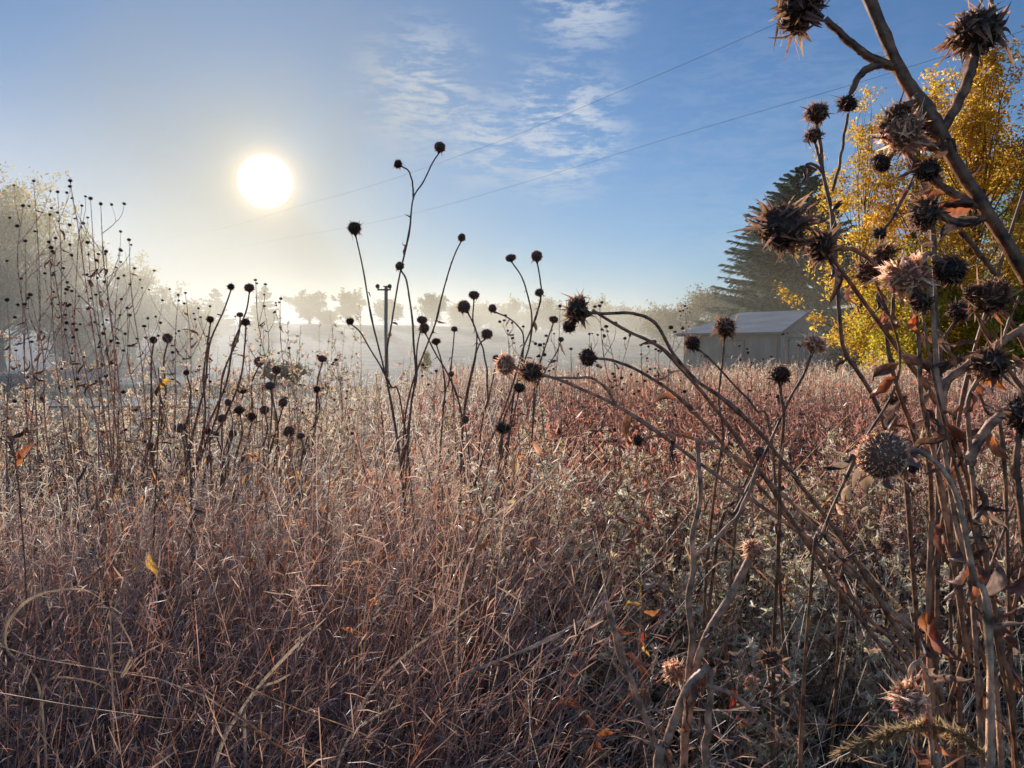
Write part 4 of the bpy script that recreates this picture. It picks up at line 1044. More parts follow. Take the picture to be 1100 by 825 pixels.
def hero(label, Y, stem, w, head=None, branches=(), leaves=(), group=None, name='seed_stalk', cat='seed stalk', col=(.12, .075, .05), ground_dx=0.0, nleaf=0, leafk=('dark', 'brown', 'pale')):
    """stem: photo-pixel points from its tip down; it is carried on to the ground. w = (tip, base) width in pixels."""
    k = Y / F_PX
    P = to_world(stem, Y)
    e = P[-1]; pv = P[-2]
    d = (e - pv); hz = min(abs(e[2] / max(abs(d[2]), .02)) * 1.0, 3) * d[0]
    gx = e[0] + np.clip(hz, -.22, .22) + ground_dx; gy = e[1] + .03
    if e[2] > .12:
        P.append(np.array([(e[0] * .45 + gx * .55), (e[1] + gy) / 2, e[2] * .45])); P.append(np.array([gx, gy, float(gz(gx, gy)) - .03]))
    base = np.array([P[-1][0], P[-1][1], float(gz(P[-1][0], P[-1][1]))])
    t = empty(name, base, label, cat, group)
    so, SP = stem_obj('stem', P, w[0] * k / 2, w[1] * k / 2, t, base, col)
    PATHS = [SP]
    def snap(p):
        A_ = np.concatenate(PATHS); dd = np.linalg.norm(A_ - p, axis=1); j = int(dd.argmin())
        return A_[j] if dd[j] < 45 * k else p
    def hd(path, h):
        r, kind = h[0] * k, h[1]
        dr = path[0] - path[min(3, len(path) - 1)]
        dr = dr / np.linalg.norm(dr)
        if len(h) > 2: dr = dr * .4 + np.array(h[2], float)
        dr = dr / np.linalg.norm(dr)
        put_head(t, base, path[0] + dr * r * .9, dr, r, kind)
    if head: hd(SP, head)
    for br in branches:
        pts, bw, h = br[:3]
        bo, BP = stem_obj('branch', to_world(pts, Y), bw[0] * k / 2, bw[1] * k / 2, t, base, col, knobs=False)
        PATHS.append(BP)
        if h: hd(BP, h)
    for lf in leaves:
        x, y, ln, angd, kind = lf[:5]; Yl = lf[5] if len(lf) > 5 else Y
        dr = Vector((cos(radians(angd)), random.uniform(-.4, .4), sin(radians(angd))))
        put_leaf(t, base, snap(at(x, y, Yl)), dr, ln * k, kind)
    if name in ('sunflower_stem', 'bare_stem', 'arching_stalk', 'broken_stem'): nleaf += 5; leafk = ('brown', 'rust', 'pale', 'brown', 'dark')
    for q in range(nleaf):
        j = int(len(SP) * random.uniform(.15, .8)); 
        put_leaf(t, base, SP[j], (random.uniform(-1, 1), random.uniform(-1, 1), random.uniform(-1.2, .5)), random.uniform(.015, .05) if name == 'coneflower_stalk' else random.uniform(.02, .065), random.choice(leafk))
    return t

# ---------------------------------------------------------------- great sunflower stem at the right, close to the lens
BR = (.13, .075, .045)
hero('thick rough sunflower stem leaning out of the top right corner with dried heads', .85,
     [(905, -70), (935, 2), (966, 72), (988, 108), (1008, 140), (1022, 168), (1052, 218), (1100, 300), (1150, 400), (1180, 560)], (11, 17), None,
     branches=[
         ([(886, 20), (905, 38), (925, 55), (946, 67), (965, 73)], (6, 9), (33, 'cup', (-.8, .1, .2))),
         ([(914, 100), (922, 84), (932, 74), (948, 69)], (5, 8), (13, 'burr', (-.2, 0, -.9))),
         ([(1047, 62), (1040, 85), (1030, 108), (1013, 138)], (9, 10), (31, 'cup', (.05, .1, .8))),
         ([(1066, -8), (1064, 8), (1058, 30)], (4, 5), None),
         ([(946, 134), (958, 148), (974, 164), (990, 178)], (5, 6), None),
         ([(985, 150), (1000, 158), (1012, 156)], (8, 9), (21, 'pale', (-.8, -.2, .1))),
         ([(980, 132), (994, 140), (1012, 150)], (7, 8), (20, 'cup', (-1, .1, .2))),
         ([(962, 140), (972, 145), (984, 150)], (5, 6), (11, 'cup', (-1, .1, .3))),
         ([(998, 190), (1010, 200), (1030, 212), (1050, 222)], (8, 9), (14, 'burr', (-.4, -.9, .2))),
         ([(955, 170), (968, 160), (984, 160)], (3, 5), (11, 'burr', (-.8, 0, -.4))),
         ([(1010, 232), (1030, 240), (1048, 238), (1060, 232)], (8, 9), (19, 'cup', (-1, 0, 0))),
         ([(1070, 296), (1058, 280), (1044, 262), (1032, 248)], (5, 6), None),
     ],
     leaves=[(1050, 224, 75, 178, 'rust'), (1052, 232, 70, 186, 'dark'), (1048, 228, 58, 170, 'dark'), (1022, 205, 45, 185, 'rust'), (1000, 140, 55, 165, 'brown'), (998, 150, 55, 180, 'dark'),
             (985, 170, 35, 250, 'brown'), (1040, 66, 22, 120, 'orange'), (1045, 70, 26, -95, 'brown'), (990, 205, 30, 230, 'brown'), (965, 140, 28, 200, 'dark')], name='sunflower_stem', cat='sunflower stem', col=BR)
hero('sunflower head on a long arching stem in front of the dark spruce', .92,
     [(858, 246), (868, 245), (880, 257), (896, 280), (931, 328), (965, 375), (1000, 424), (1030, 490), (1048, 560), (1062, 618), (1078, 700), (1090, 790)], (4, 7), (27, 'cup', (-.8, -.5, .1)),
     branches=[([(897, 268), (915, 268), (930, 276), (946, 292), (962, 318)], (4, 5), (19, 'cup', (-.9, -.2, .2)))],
     leaves=[(852, 258, 34, -60, 'brown'), (848, 262, 30, -110, 'dark'), (878, 275, 40, -75, 'dark'), (884, 300, 44, -88, 'dark'), (886, 325, 30, -95, 'rust'), (1010, 500, 55, -95, 'brown'), (1022, 470, 48, -70, 'brown'), (862, 215, 26, 80, 'brown')],
     name='sunflower_stem', cat='sunflower stem', col=(.15, .095, .065))
hero('thin forked stem with two spiky heads against the blue sky beside the golden aspen', 1.2,
     [(877, 133), (882, 160), (884, 185), (893, 225), (896, 262), (900, 330), (905, 375), (921, 400), (937, 425), (952, 460), (975, 520)], (3.5, 6), (12, 'cup', (.0, -.3, .9)),
     branches=[([(876, 155), (880, 170), (884, 186)], (2.5, 3.5), (11, 'cup', (-.3, -.3, .6))),
               ([(872, 180), (866, 178), (871, 176), (879, 180), (885, 188)], (3, 3), None),
               ([(911, 122), (906, 150), (901, 180), (894, 205)], (2.5, 3), None)],
     leaves=[(866, 180, 26, -95, 'dark')], name='sunflower_stem', cat='sunflower stem')
hero('thin bare twig crossing the golden leaves with a small dark head', 1.15,
     [(950, 246), (958, 236), (964, 224), (975, 205), (986, 190), (1000, 230), (1003, 300), (1006, 360), (1010, 430)], (3, 7), (8, 'burr', (-.5, 0, -.4)),
     name='sunflower_stem', cat='sunflower stem')
# cluster of pale heads in front of the yellow leaves
hero('pale woolly head with rusty underside in the middle of the crowded cluster', .88,
     [(977, 310), (984, 340), (988, 380), (990, 430), (1005, 500), (1022, 600), (1040, 700), (1060, 790)], (4, 7), (23, 'pale', (-.5, -.7, .3)),
     leaves=[(962, 340, 30, -80, 'orange'), (968, 335, 34, -65, 'rust'), (980, 352, 26, -70, 'brown'), (955, 345, 24, -120, 'orange')], name='sunflower_stem', cat='sunflower stem', col=(.2, .14, .1))
hero('grey hooked stem whose dark ragged head hangs right of the woolly head', .86,
     [(1008, 284), (1000, 272), (993, 276), (997, 300), (1003, 340), (1006, 400), (1012, 470), (1025, 560), (1050, 700)], (4.5, 5.5), (16, 'burr', (.7, -.2, -.2)),
     branches=[([(996, 318), (1000, 322), (1003, 340)], (3, 4), (14, 'cup', (-.3, -.3, -.6)))],
     leaves=[(1002, 278, 42, -20, 'dark'), (1000, 276, 36, -40, 'pale'), (1010, 380, 30, -70, 'brown')], name='sunflower_stem', cat='sunflower stem', col=(.26, .20, .16))
hero('brown shaggy head with hanging bracts left of the woolly head', .95,
     [(940, 300), (950, 330), (955, 380), (965, 420), (985, 480), (1000, 560)], (4, 6.5), (16, 'cup', (-.4, -.5, .4)),
     branches=[([(952, 283), (960, 300), (958, 350)], (3, 4), (14, 'cup', (-.2, -.3, .5)))],
     leaves=[(942, 310, 34, -85, 'brown'), (946, 308, 36, -70, 'dark')], name='sunflower_stem', cat='sunflower stem')
hero('round backlit head with orange bracts near the right edge below the big stem', .9,
     [(1070, 330), (1085, 345), (1105, 380), (1130, 450), (1140, 560)], (5, 9), (21, 'cup', (-.4, -.6, .4)),
     branches=[([(1044, 325), (1055, 350), (1085, 400), (1110, 430)], (3, 5), (11, 'burr', (0, -.3, .9)))],
     leaves=[(1068, 332, 26, -80, 'orange')], name='sunflower_stem', cat='sunflower stem')
hero('small black spiky head hanging over the yellow shrub', 1.05,
     [(1026, 345), (1015, 362), (1014, 372), (1040, 400), (1058, 440), (1080, 520)], (2.5, 6), (12, 'burr', (.1, -.2, 1)), name='sunflower_stem', cat='sunflower stem')
hero('dried head with curled orange bracts on a gnarled grey side stem', .88,
     [(1052, 405), (1040, 432), (1042, 480), (1048, 560), (1052, 660), (1075, 780)], (4.5, 7), (20, 'cup', (.2, -.5, .8)),
     branches=[([(1128, 330), (1100, 352), (1078, 366), (1050, 385), (1022, 405), (1012, 425), (1010, 450)], (7, 9), None),
               ([(1095, 318), (1082, 350), (1078, 368)], (2, 3), None), ([(1120, 380), (1098, 358), (1080, 364)], (3, 4), None),
               ([(1112, 428), (1092, 434), (1065, 455), (1045, 485), (1042, 500)], (9, 10), None)],
     leaves=[(1060, 400, 34, 20, 'orange'), (1050, 410, 36, -60, 'rust'), (1058, 398, 30, 60, 'rust'), (1066, 404, 34, -15, 'orange'), (1046, 420, 34, -100, 'rust'), (1064, 470, 40, -50, 'orange'), (1075, 380, 26, 80, 'brown'), (1040, 520, 60, -75, 'brown'), (1070, 545, 42, -15, 'pale'), (1024, 560, 60, -88, 'brown'), (1030, 600, 50, -85, 'rust')],
     name='sunflower_stem', cat='sunflower stem', col=(.24, .18, .14))
hero('small round head half hidden where the stems gather, behind the leaning stem', 1.0,
     [(1004, 415), (1010, 440), (1016, 500), (1030, 600)], (4, 8), (13, 'pale', (-.4, .2, .4)), name='sunflower_stem', cat='sunflower stem')
hero('large dark seed head at the right edge beside a pale hooked stem', .8,
     [(1096, 462), (1092, 500), (1100, 580), (1110, 700)], (6, 9), (24, 'burr', (-.2, -.6, .5)), leaves=[(1088, 380, 36, -60, 'rust'), (1096, 490, 36, -100, 'dark'), (1062, 500, 40, 20, 'dark')], name='sunflower_stem', cat='sunflower stem')
hero('big grey-brown dome of seeds with pale bracts, largest head above the red forbs', .75,
     [(962, 492), (972, 482), (985, 484), (1000, 493), (1015, 508), (1030, 540), (1046, 620), (1062, 720)], (5, 10), (30, 'dome', (-.55, -.55, .5)),
     leaves=[(950, 505, 34, -80, 'pale'), (912, 498, 30, 190, 'pale'), (960, 500, 26, -50, 'brown'), (910, 490, 24, 150, 'pale'), (925, 508, 26, -120, 'pale'), (965, 488, 26, -20, 'pale')],
     name='sunflower_stem', cat='sunflower stem', col=(.3, .23, .18))
hero('pale shaggy head low in the bottom right corner on a bent stem', .8,
     [(983, 742), (978, 722), (986, 712), (994, 722), (998, 760), (1002, 820), (1004, 860)], (5, 8), (22, 'pale', (-.7, -.5, .2)),
     leaves=[(985, 762, 40, -95, 'rust'), (984, 770, 44, -80, 'rust'), (960, 760, 20, -120, 'pale')], name='sunflower_stem', cat='sunflower stem', col=(.3, .23, .18))
hero('round brown head with a pale spike on the stem bending right of the golden leaves', 1.05,
     [(961, 440), (958, 455), (962, 470), (980, 475), (1004, 492), (1020, 520)], (2.5, 5), (13, 'cup', (-.1, -.3, .9)), leaves=[(957, 442, 20, -85, 'rust')], name='sunflower_stem', cat='sunflower stem')
hero('small bristly head low among the red forbs near the right stems', 1.1,
     [(944, 590), (930, 592), (915, 596), (905, 610), (900, 680)], (2, 4), (9, 'cup', (.8, 0, .3)), nleaf=1, name='sunflower_stem', cat='sunflower stem')
# tall stems gathered at the right
for i, (st, w, lab) in enumerate([
        ([(990, 330), (1000, 390), (1018, 470), (1042, 560), (1072, 700), (1095, 840)], (2.5, 4.5), 'smooth tan stem rising through the orange leaf, upright among the right edge stems'),
        ([(940, 300), (966, 372), (960, 420), (930, 470), (905, 520), (880, 580), (870, 640)], (2.2, 4.5), 'reddish slanting stem crossing the red forbs down to the left'),
        ([(1100, 205), (1060, 330), (1035, 420), (1020, 520), (1000, 640), (992, 740), (1000, 840)], (3, 5), 'straight stem with hanging rust leaf in the bottom right corner'),
        ([(1090, 540), (1060, 620), (1040, 690), (1018, 760), (1000, 840)], (2.5, 4.5), 'stem slanting up to the right edge in the lower right corner'),
        ([(1010, 560), (1040, 660), (1072, 760), (1095, 850)], (3.5, 6), 'tan bark-like stem lowest in the right corner'),
        ([(1100, 600), (1085, 680), (1088, 760), (1092, 850)], (3, 5), 'greyish stem right against the right edge of the picture')]):
    hero(lab, .85 + .04 * i, st, w, None, nleaf=3, leafk=('rust', 'brown', 'orange'), name='bare_stem', cat='stem', col=(.16, .095, .06))
hero('rust coloured hanging leaf on a straight stem in the bottom right corner', .85, [(1000, 560), (998, 640), (998, 720), (1002, 800), (1004, 850)], (5, 7), None,
     leaves=[(998, 648, 70, -88, 'rust'), (999, 660, 66, -84, 'orange'), (994, 745, 54, -100, 'brown'), (984, 765, 50, -80, 'rust'), (1062, 735, 56, -85, 'brown'), (1042, 805, 30, -40, 'orange'), (1090, 730, 34, -60, 'orange')], name='bare_stem', cat='stem', col=(.2, .13, .09))
# stems sweeping from the lower right to the middle
SW = (.15, .10, .07)
hero('upper long arching stem with a drooping dark double head left of the shed', 1.25,
     [(633, 336), (650, 337), (680, 337), (704, 348), (723, 380), (748, 408), (773, 425), (800, 448), (822, 472), (860, 523), (913, 593), (960, 670), (1005, 760)], (3, 7), (16, 'cup', (-.7, -.2, .2)),
     branches=[([(618, 346), (626, 342), (636, 337)], (2, 3), (9, 'burr', (-.6, 0, -.5)))], name='arching_stalk', col=SW)
hero('second arching stem springing from beside the double head and running just below the first', 1.3,
     [(636, 333), (655, 345), (676, 357), (700, 368), (722, 385), (770, 440), (812, 500), (850, 560), (890, 620), (960, 710), (1020, 790)], (3, 7), None, name='arching_stalk', col=SW)
hero('arching stem with a spiky dark head at centre above the red forbs', 1.35,
     [(641, 385), (660, 388), (690, 401), (735, 432), (790, 492), (840, 552), (880, 596), (930, 660), (985, 740)], (2.8, 6), (11, 'burr', (-.9, -.2, .1)), name='arching_stalk', col=SW)
hero('long low arching stem carrying two pale-fringed heads at the centre', 1.3,
     [(580, 402), (610, 412), (660, 435), (703, 462), (760, 503), (827, 551), (893, 597), (950, 650), (1010, 740)], (2.8, 7), (12, 'cup', (-.8, -.3, .2)),
     branches=[([(552, 394), (566, 400), (600, 406), (640, 408), (662, 434)], (2.2, 3), (11, 'pale', (-.8, -.4, .2)))], name='arching_stalk', col=(.22, .16, .12))
hero('pale curved stem starting at the small tattered head right of centre', 1.3,
     [(692, 472), (706, 468), (730, 468), (765, 478), (795, 494), (830, 520), (880, 572), (940, 640), (1000, 720)], (2.6, 6), (8, 'burr', (-.8, 0, 0)), name='arching_stalk', col=(.26, .2, .15))
# thick broken stems, bottom centre-right
hero('thick pale frosted stem rising beside the small shaggy head, bottom centre', .95,
     [(806, 598), (795, 620), (782, 645), (765, 672), (752, 702), (744, 735), (736, 780), (732, 840)], (7, 12), (11, 'pale', (.15, -.3, .9)),
     branches=[([(748, 470), (752, 520), (745, 580), (741, 640), (742, 700), (738, 740)], (4, 7), None),
               ([(745, 598), (762, 585), (795, 550), (815, 500)], (4, 4), None)], name='broken_stem', cat='stem', col=(.26, .19, .15))
hero('snapped thick stem with a cut end leaning across the bottom centre', .92,
     [(762, 716), (750, 727), (738, 740), (728, 765), (716, 800), (706, 850)], (9, 9), None,
     branches=[([(763, 718), (762, 760), (758, 800), (756, 850)], (6, 8), None),
               ([(846, 800), (820, 775), (790, 748), (758, 735)], (4, 5), None),
               ([(716, 818), (700, 790), (680, 740), (662, 690), (652, 646)], (5, 5), None)], name='broken_stem', cat='stem', col=(.26, .19, .15))
hero('bent pale stem pointing left with an angular kink, above the dark gap', 1.25,
     [(500, 724), (530, 712), (570, 696), (610, 676), (640, 656), (652, 646), (664, 680), (676, 720), (700, 790), (712, 840)], (3, 6), None, name='broken_stem', cat='stem', col=(.36, .29, .24), leaves=[(655, 650, 20, -80, 'pale')])
hero('round shaggy head beside the thick pale stem at the bottom', 1.0, [(722, 730), (718, 745), (712, 780), (700, 850)], (2, 4), (13, 'pale', (.1, -.3, .8)), name='seed_stalk', nleaf=2, leafk=('pale',))
hero('greyish round head in the shaded lower right thicket', 1.15, [(826, 714), (828, 730), (855, 745), (860, 800)], (2, 4), (12, 'cup', (-.1, -.3, .8)), nleaf=2)
hero('small pale tattered head below the thick pale stem', 1.1, [(810, 738), (818, 752), (842, 745), (856, 760), (860, 830)], (2, 3), (8, 'pale', (-.5, -.3, .6)), nleaf=1)
# heads above the meadow near the shed
hero('spiky dark head with long stem standing in front of the shed roof', 1.6, [(778, 362), (776, 390), (772, 430), (776, 470), (764, 560)], (2, 4), (12, 'cup', (0, -.3, 1)), nleaf=2)
hero('small spiky head at the left corner of the shed', 1.5, [(748, 374), (765, 388), (790, 415), (812, 440), (830, 490)], (2, 4), (8, 'burr', (-.5, -.2, .7)), nleaf=1)
hero('pale fuzzy head against the shed gable wall', 1.35, [(872, 380), (862, 405), (850, 425), (838, 450), (815, 500), (790, 550), (770, 590)], (2.5, 5), (12, 'pale', (.1, -.3, .9)), nleaf=1)
hero('dark drooping oval head hanging before the shed gable', 1.3, [(838, 414), (839, 425), (842, 450), (838, 500), (836, 560)], (3, 5), (13, 'burr', (-.05, -.3, 1)), nleaf=2)
hero('grey round head half way down the slope of red forbs', 1.7, [(814, 492), (800, 520), (790, 560)], (2, 4), (7, 'ball', (0, -.3, 1)), nleaf=2)

# ---------------------------------------------------------------- stalks of the middle, against sky and field
def mid(label, Y, stem, r, w=(1.5, 2.8), branches=(), kind='ball', leaves=(), nleaf=5, group=None):
    return hero(label, Y * (1.3 if group is None and Y < 3 else 1), stem, w, (r, kind, (0, -.25, .5)) if r else None, branches, leaves, group, nleaf=nleaf, name='coneflower_stalk', cat='seed stalk', col=(.12, .075, .058))
mid('tallest slender stalk, forked near the top, high against the sky', 2.2, [(471, 165), (464, 176), (455, 195), (444, 213), (440, 245), (435, 269), (428, 300), (421, 347), (415, 395), (423, 455), (432, 510), (440, 570)], 7.5,
    branches=[([(432, 179), (439, 184), (443, 197), (444, 214)], (1.5, 2), (5.5, 'ball', (-.5, -.2, .3))), ([(431, 291), (437, 303), (442, 340), (446, 400), (438, 462), (432, 508)], (1.8, 3), (6, 'ball', (-.1, -.3, .9)))],
    leaves=[(443, 262, 16, -100, 'dark'), (440, 187, 8, -60, 'dark')])
mid('straight stalk with one round head left of the tallest stalk', 2.0, [(382, 253), (390, 290), (399, 340), (412, 395), (424, 455), (432, 512), (436, 570)], 8.5)
mid('slim stalk leaning right, its single head level with the pair of heads', 2.3, [(495, 260), (489, 272), (482, 292), (474, 320), (467, 348), (455, 380), (440, 425), (432, 480)], 5.5)
mid('left of the two neighbouring heads right of centre, on a kinked stem', 2.2, [(550, 282), (560, 297), (566, 315), (571, 340), (569, 370), (560, 400), (548, 450)], 5.8)
mid('right and larger of the two neighbouring heads, on a reddish stem', 2.1, [(577, 282), (580, 300), (581, 318), (574, 345), (563, 372), (555, 400), (541, 440), (520, 490), (505, 550)], 7.5, branches=[([(580, 318), (581, 322), (579, 330)], (1.3, 1.5), (5, 'ball', (0, -.5, .3)))])
mid('cluster stalk with two stacked heads above the centre horizon', 2.2, [(509, 323), (508, 345), (512, 360), (510, 385), (503, 420), (497, 470)], 6.8,
    branches=[([(502, 335), (507, 345), (514, 362), (522, 390), (524, 430)], (1.6, 2), (7.5, 'ball', (-.5, -.2, .6)))])
mid('head with a short bent stem just below the stacked heads', 2.1, [(521, 364), (514, 372), (506, 400), (500, 430), (496, 480)], 6.5)
mid('small head on a thin stem sweeping right over the field', 2.3, [(531, 335), (545, 341), (556, 350), (562, 362), (560, 390), (550, 430), (538, 470)], 4.8)
mid('upper of two tight heads right of the wooden post', 2.2, [(453, 349), (448, 375), (447, 410), (440, 450)], 6.2, nleaf=3)
mid('lower of two tight heads right of the wooden post', 2.3, [(457, 358), (468, 380), (480, 400), (492, 430), (497, 470)], 6.4)
mid('ragged small head at the end of a leafy stem, right of the wooden post', 2.4, [(469, 371), (475, 392), (478, 420), (474, 460)], 5, nleaf=3)
mid('tiny head alone right of the leafy small one', 2.6, [(488, 357), (486, 380), (482, 410), (476, 440)], 4, (1.3, 2.5))
mid('solitary head on a thin stem bending away left of the wooden post', 2.2, [(378, 349), (387, 357), (398, 376), (408, 392), (420, 415), (432, 440)], 4.8)
mid('head on a short stem between the pair and the double head', 2.3, [(594, 348), (588, 365), (580, 390), (574, 420)], 5.5)
mid('small dry head lower left of the double head', 2.4, [(602, 368), (597, 380), (585, 400), (575, 430)], 4, (1.3, 2.5))
mid('head nearest the horizon right of the lower tight head', 2.3, [(533, 390), (530, 405), (524, 430), (516, 470)], 5.8)
mid('tiny head close above the grass at the centre', 2.5, [(485, 405), (487, 425), (488, 450)], 4, (1.3, 2.5))
mid('pale haloed round head standing out in front of the grass at the centre', 1.7, [(540, 467), (538, 490), (532, 530), (520, 600), (505, 680)], 9, (2, 4), kind='burr')
mid('dark head just above and right of the haloed one', 2.0, [(557, 423), (553, 440), (546, 470), (537, 510)], 8, nleaf=2)
mid('tiny head lying low in the grass left of the haloed one', 2.1, [(500, 455), (502, 475), (505, 510)], 5, (1.3, 2.5))
# left middle heads: own stalks
LM = [(248, 308, 4.2), (268, 309, 5), (258, 338, 4.2), (264, 346, 4.8), (226, 343, 5), (180, 363, 6), (165, 365, 4.2), (278, 388, 5.6), (297, 397, 5.6), (346, 385, 5.8), (291, 414, 6.2), (261, 418, 6.4), (341, 418, 4), (195, 459, 6.4),
      (239, 449, 5.8), (225, 463, 4.2), (233, 466, 4), (250, 465, 4.6), (226, 492, 5.2), (258, 440, 6.2), (270, 447, 6.2), (304, 432, 5.2), (310, 463, 7), (299, 477, 4.5), (330, 530, 5.2), (162, 478, 4.2), (201, 400, 3.8), (324, 468, 4.6), (285, 440, 5), (246, 432, 4.6)]
LMlab = {0: 'upper left head of the leaning pair left of centre, over the misty hill', 1: 'upper right head of the leaning pair left of centre, over the misty hill', 4: 'lone round head in front of the pointed conifers',
         5: 'round head before the misty shrubs at left', 9: 'lone round head over the pale slope left of the tallest stalk', 22: 'largest round head in the pale grass left of centre', 24: 'small dark head deepest in the pale grass left of centre',
         13: 'fuzzy round head in the pale grass at the left, apart from the others', 12: 'tiny head just under the lone one over the pale slope', 26: 'smallest head between the misty shrubs and the pale lane'}
rs = random.Random(4)
for i, (x, y, r) in enumerate(LM):
    Yd = 3.6 + rs.uniform(-.5, .8); dx = rs.uniform(-18, 14) if x < 240 else rs.uniform(-30, 2)
    if i in (0, 1, 2, 3): dx = -35 - rs.uniform(0, 8)
    k1, k2, k3 = rs.uniform(-5, 5), rs.uniform(-11, 11), rs.uniform(-22, 22); st = [(x, y + r * .9), (x + dx * .12 + k1, y + 26), (x + dx * .35 + k2, y + 62), (x + dx * .65 + k2 * .3, y + 105), (x + dx + k3, y + 165)]
    mid(LMlab.get(i, 'dark round head among the thick group of coneflowers left of centre'), Yd, st, r, (1.5, 3.2), nleaf=rs.randint(3, 7), group=None if i in LMlab else 'coneflower stalks left of centre')

# ---------------------------------------------------------------- thin branching asters at the left
def aster(x, ytop, Y, label, group, seed, nb=7, spread=1.0, leafy=5):
    r = random.Random(seed)
    top = at(x, ytop, Y); gx = top[0] + r.uniform(-.16, .32) * (1 if x < 120 else .6)
    base = np.array([gx, Y + r.uniform(-.05, .05), 0.0]); base[2] = float(gz(base[0], base[1]))
    t = empty('aster_stalk', base, label, 'aster stalk', group)
    mids = [top * (1 - f) + base * f + np.array([r.uniform(-.02, .02), r.uniform(-.02, .02), 0]) for f in (0, .12, .3, .55, .8)] + [base - [0, 0, .03]]
    so, SP = stem_obj('stem', mids, .0011, .0042, t, base, (.28, .19, .16))
    put_head(t, base, SP[0] + [0, 0, .006], (0, 0, 1), r.uniform(.008, .011), 'small')
    L_ = top[2]
    for b in range(nb):
        f = r.uniform(.08, .5); j = int(f * (len(SP) - 1)); p = SP[j]
        th = r.random() * 2 * pi; ln = r.uniform(.10, .30) * (.6 + f) * spread
        o = np.array([cos(th), sin(th), 0])
        e = p + o * ln * r.uniform(.35, .7) + np.array([0, 0, ln])
        bo, BP = stem_obj('branch', [e, p * .35 + e * .65 + o * .02, p * .7 + e * .3 + o * .015, p], .0007, .0017, t, base, (.28, .19, .16), 5, False, 3)
        put_head(t, base, BP[0] + [0, 0, .005], (o[0] * .3, o[1] * .3, 1), r.uniform(.0058, .0095), 'small')
        if r.random() < .45:
            q = BP[len(BP) // 2]; e2 = q + np.array([r.uniform(-.04, .04), r.uniform(-.04, .04), r.uniform(.03, .08)])
            b2, B2 = stem_obj('branch', [e2, (q + e2) / 2 + [.004, 0, 0], q], .0006, .0011, t, base, (.28, .19, .16), 4, False, 3)
            put_head(t, base, B2[0] + [0, 0, .004], (0, 0, 1), r.uniform(.006, .010), 'small')
    for b in range(leafy):
        j = int(r.uniform(.12, .85) * (len(SP) - 1))
        put_leaf(t, base, SP[j], (r.uniform(-1, 1), r.uniform(-1, 1), r.uniform(-1.5, .6)), r.uniform(.025, .075), r.choice(('dark', 'dark', 'brown', 'pale', 'brown')))
    return t
AST = [(76, 196, 2.5, 'tallest thin aster stalk, tips standing over the left trees', 12), (98, 214, 2.6, 'second tallest aster stalk just right of the tallest', 8), (108, 220, 2.4, 'tall aster stalk with hanging leaves at its top', 7),
       (40, 196, 2.7, 'aster stalk with a lone head left of the tallest', 5), (20, 222, 2.5, 'aster stalk leaning left beside the left edge trees', 6), (28, 260, 2.3, 'forked aster stalk at the left edge below the lone head', 7), (140, 259, 2.7, 'outlying aster stalk whose head stands clear beside the round tree', 6),
       (150, 292, 2.6, None, 9), (116, 272, 2.5, None, 9), (60, 268, 2.3, None, 8), (92, 262, 2.5, None, 8), (128, 300, 2.8, None, 8), (170, 316, 2.7, None, 8), (190, 318, 2.9, None, 7), (202, 316, 2.8, None, 8), (6, 324, 2.2, None, 7),
       (30, 318, 2.1, None, 9), (50, 330, 2.3, None, 7), (74, 330, 2.5, None, 6), (218, 342, 3.0, None, 6), (136, 340, 2.4, None, 8), (104, 318, 2.2, None, 7), (240, 330, 2.8, None, 7), (276, 302, 2.9, None, 5), (286, 330, 3.0, None, 5), (310, 375, 3.0, None, 5), (160, 352, 2.3, None, 7), (12, 372, 2.0, None, 6), (84, 356, 2.1, None, 7),
       (184, 380, 2.5, None, 6), (210, 395, 2.6, None, 6), (298, 322, 3.1, None, 5), (120, 240, 2.9, None, 5), (56, 232, 2.8, None, 6), (64, 208, 2.9, None, 6), (86, 222, 3.0, None, 6)]
for i, (x, y, Yd, lab, nb) in enumerate(AST):
    if lab is None and i % 5 == 2: continue
    aster(x, y, Yd * 1.35, lab or 'thin dark branching aster stalk in the crowded stand at the left', 'thin aster stalks crowding the left side' if lab is None else None, 500 + i, max(3, nb - 3), 1.25, leafy=11 + i % 5)
# tall dry spires of grass and weeds standing over the centre horizon
WS = [(600, 330, 3.6), (648, 330, 3.2), (655, 352, 3.5), (672, 362, 3.6), (560, 352, 3.8), (690, 372, 3.8), (545, 340, 4.0), (470, 400, 3.5), (722, 358, 3.0), (737, 330, 4.5), (706, 378, 4), (362, 388, 3.2), (584, 372, 3.4), (760, 385, 5), (842, 360, 4.4), (855, 372, 5.0), (806, 380, 4.5), (826, 384, 4.8), (630, 360, 3.9), (612, 376, 4.2)]
for i, (x, y, Yd) in enumerate(WS):
    aster(x, y, Yd, 'dry leafy weed stalk standing over the grass against the misty field', 'weed stalks along the meadow skyline', 700 + i, 5, .55, 7)
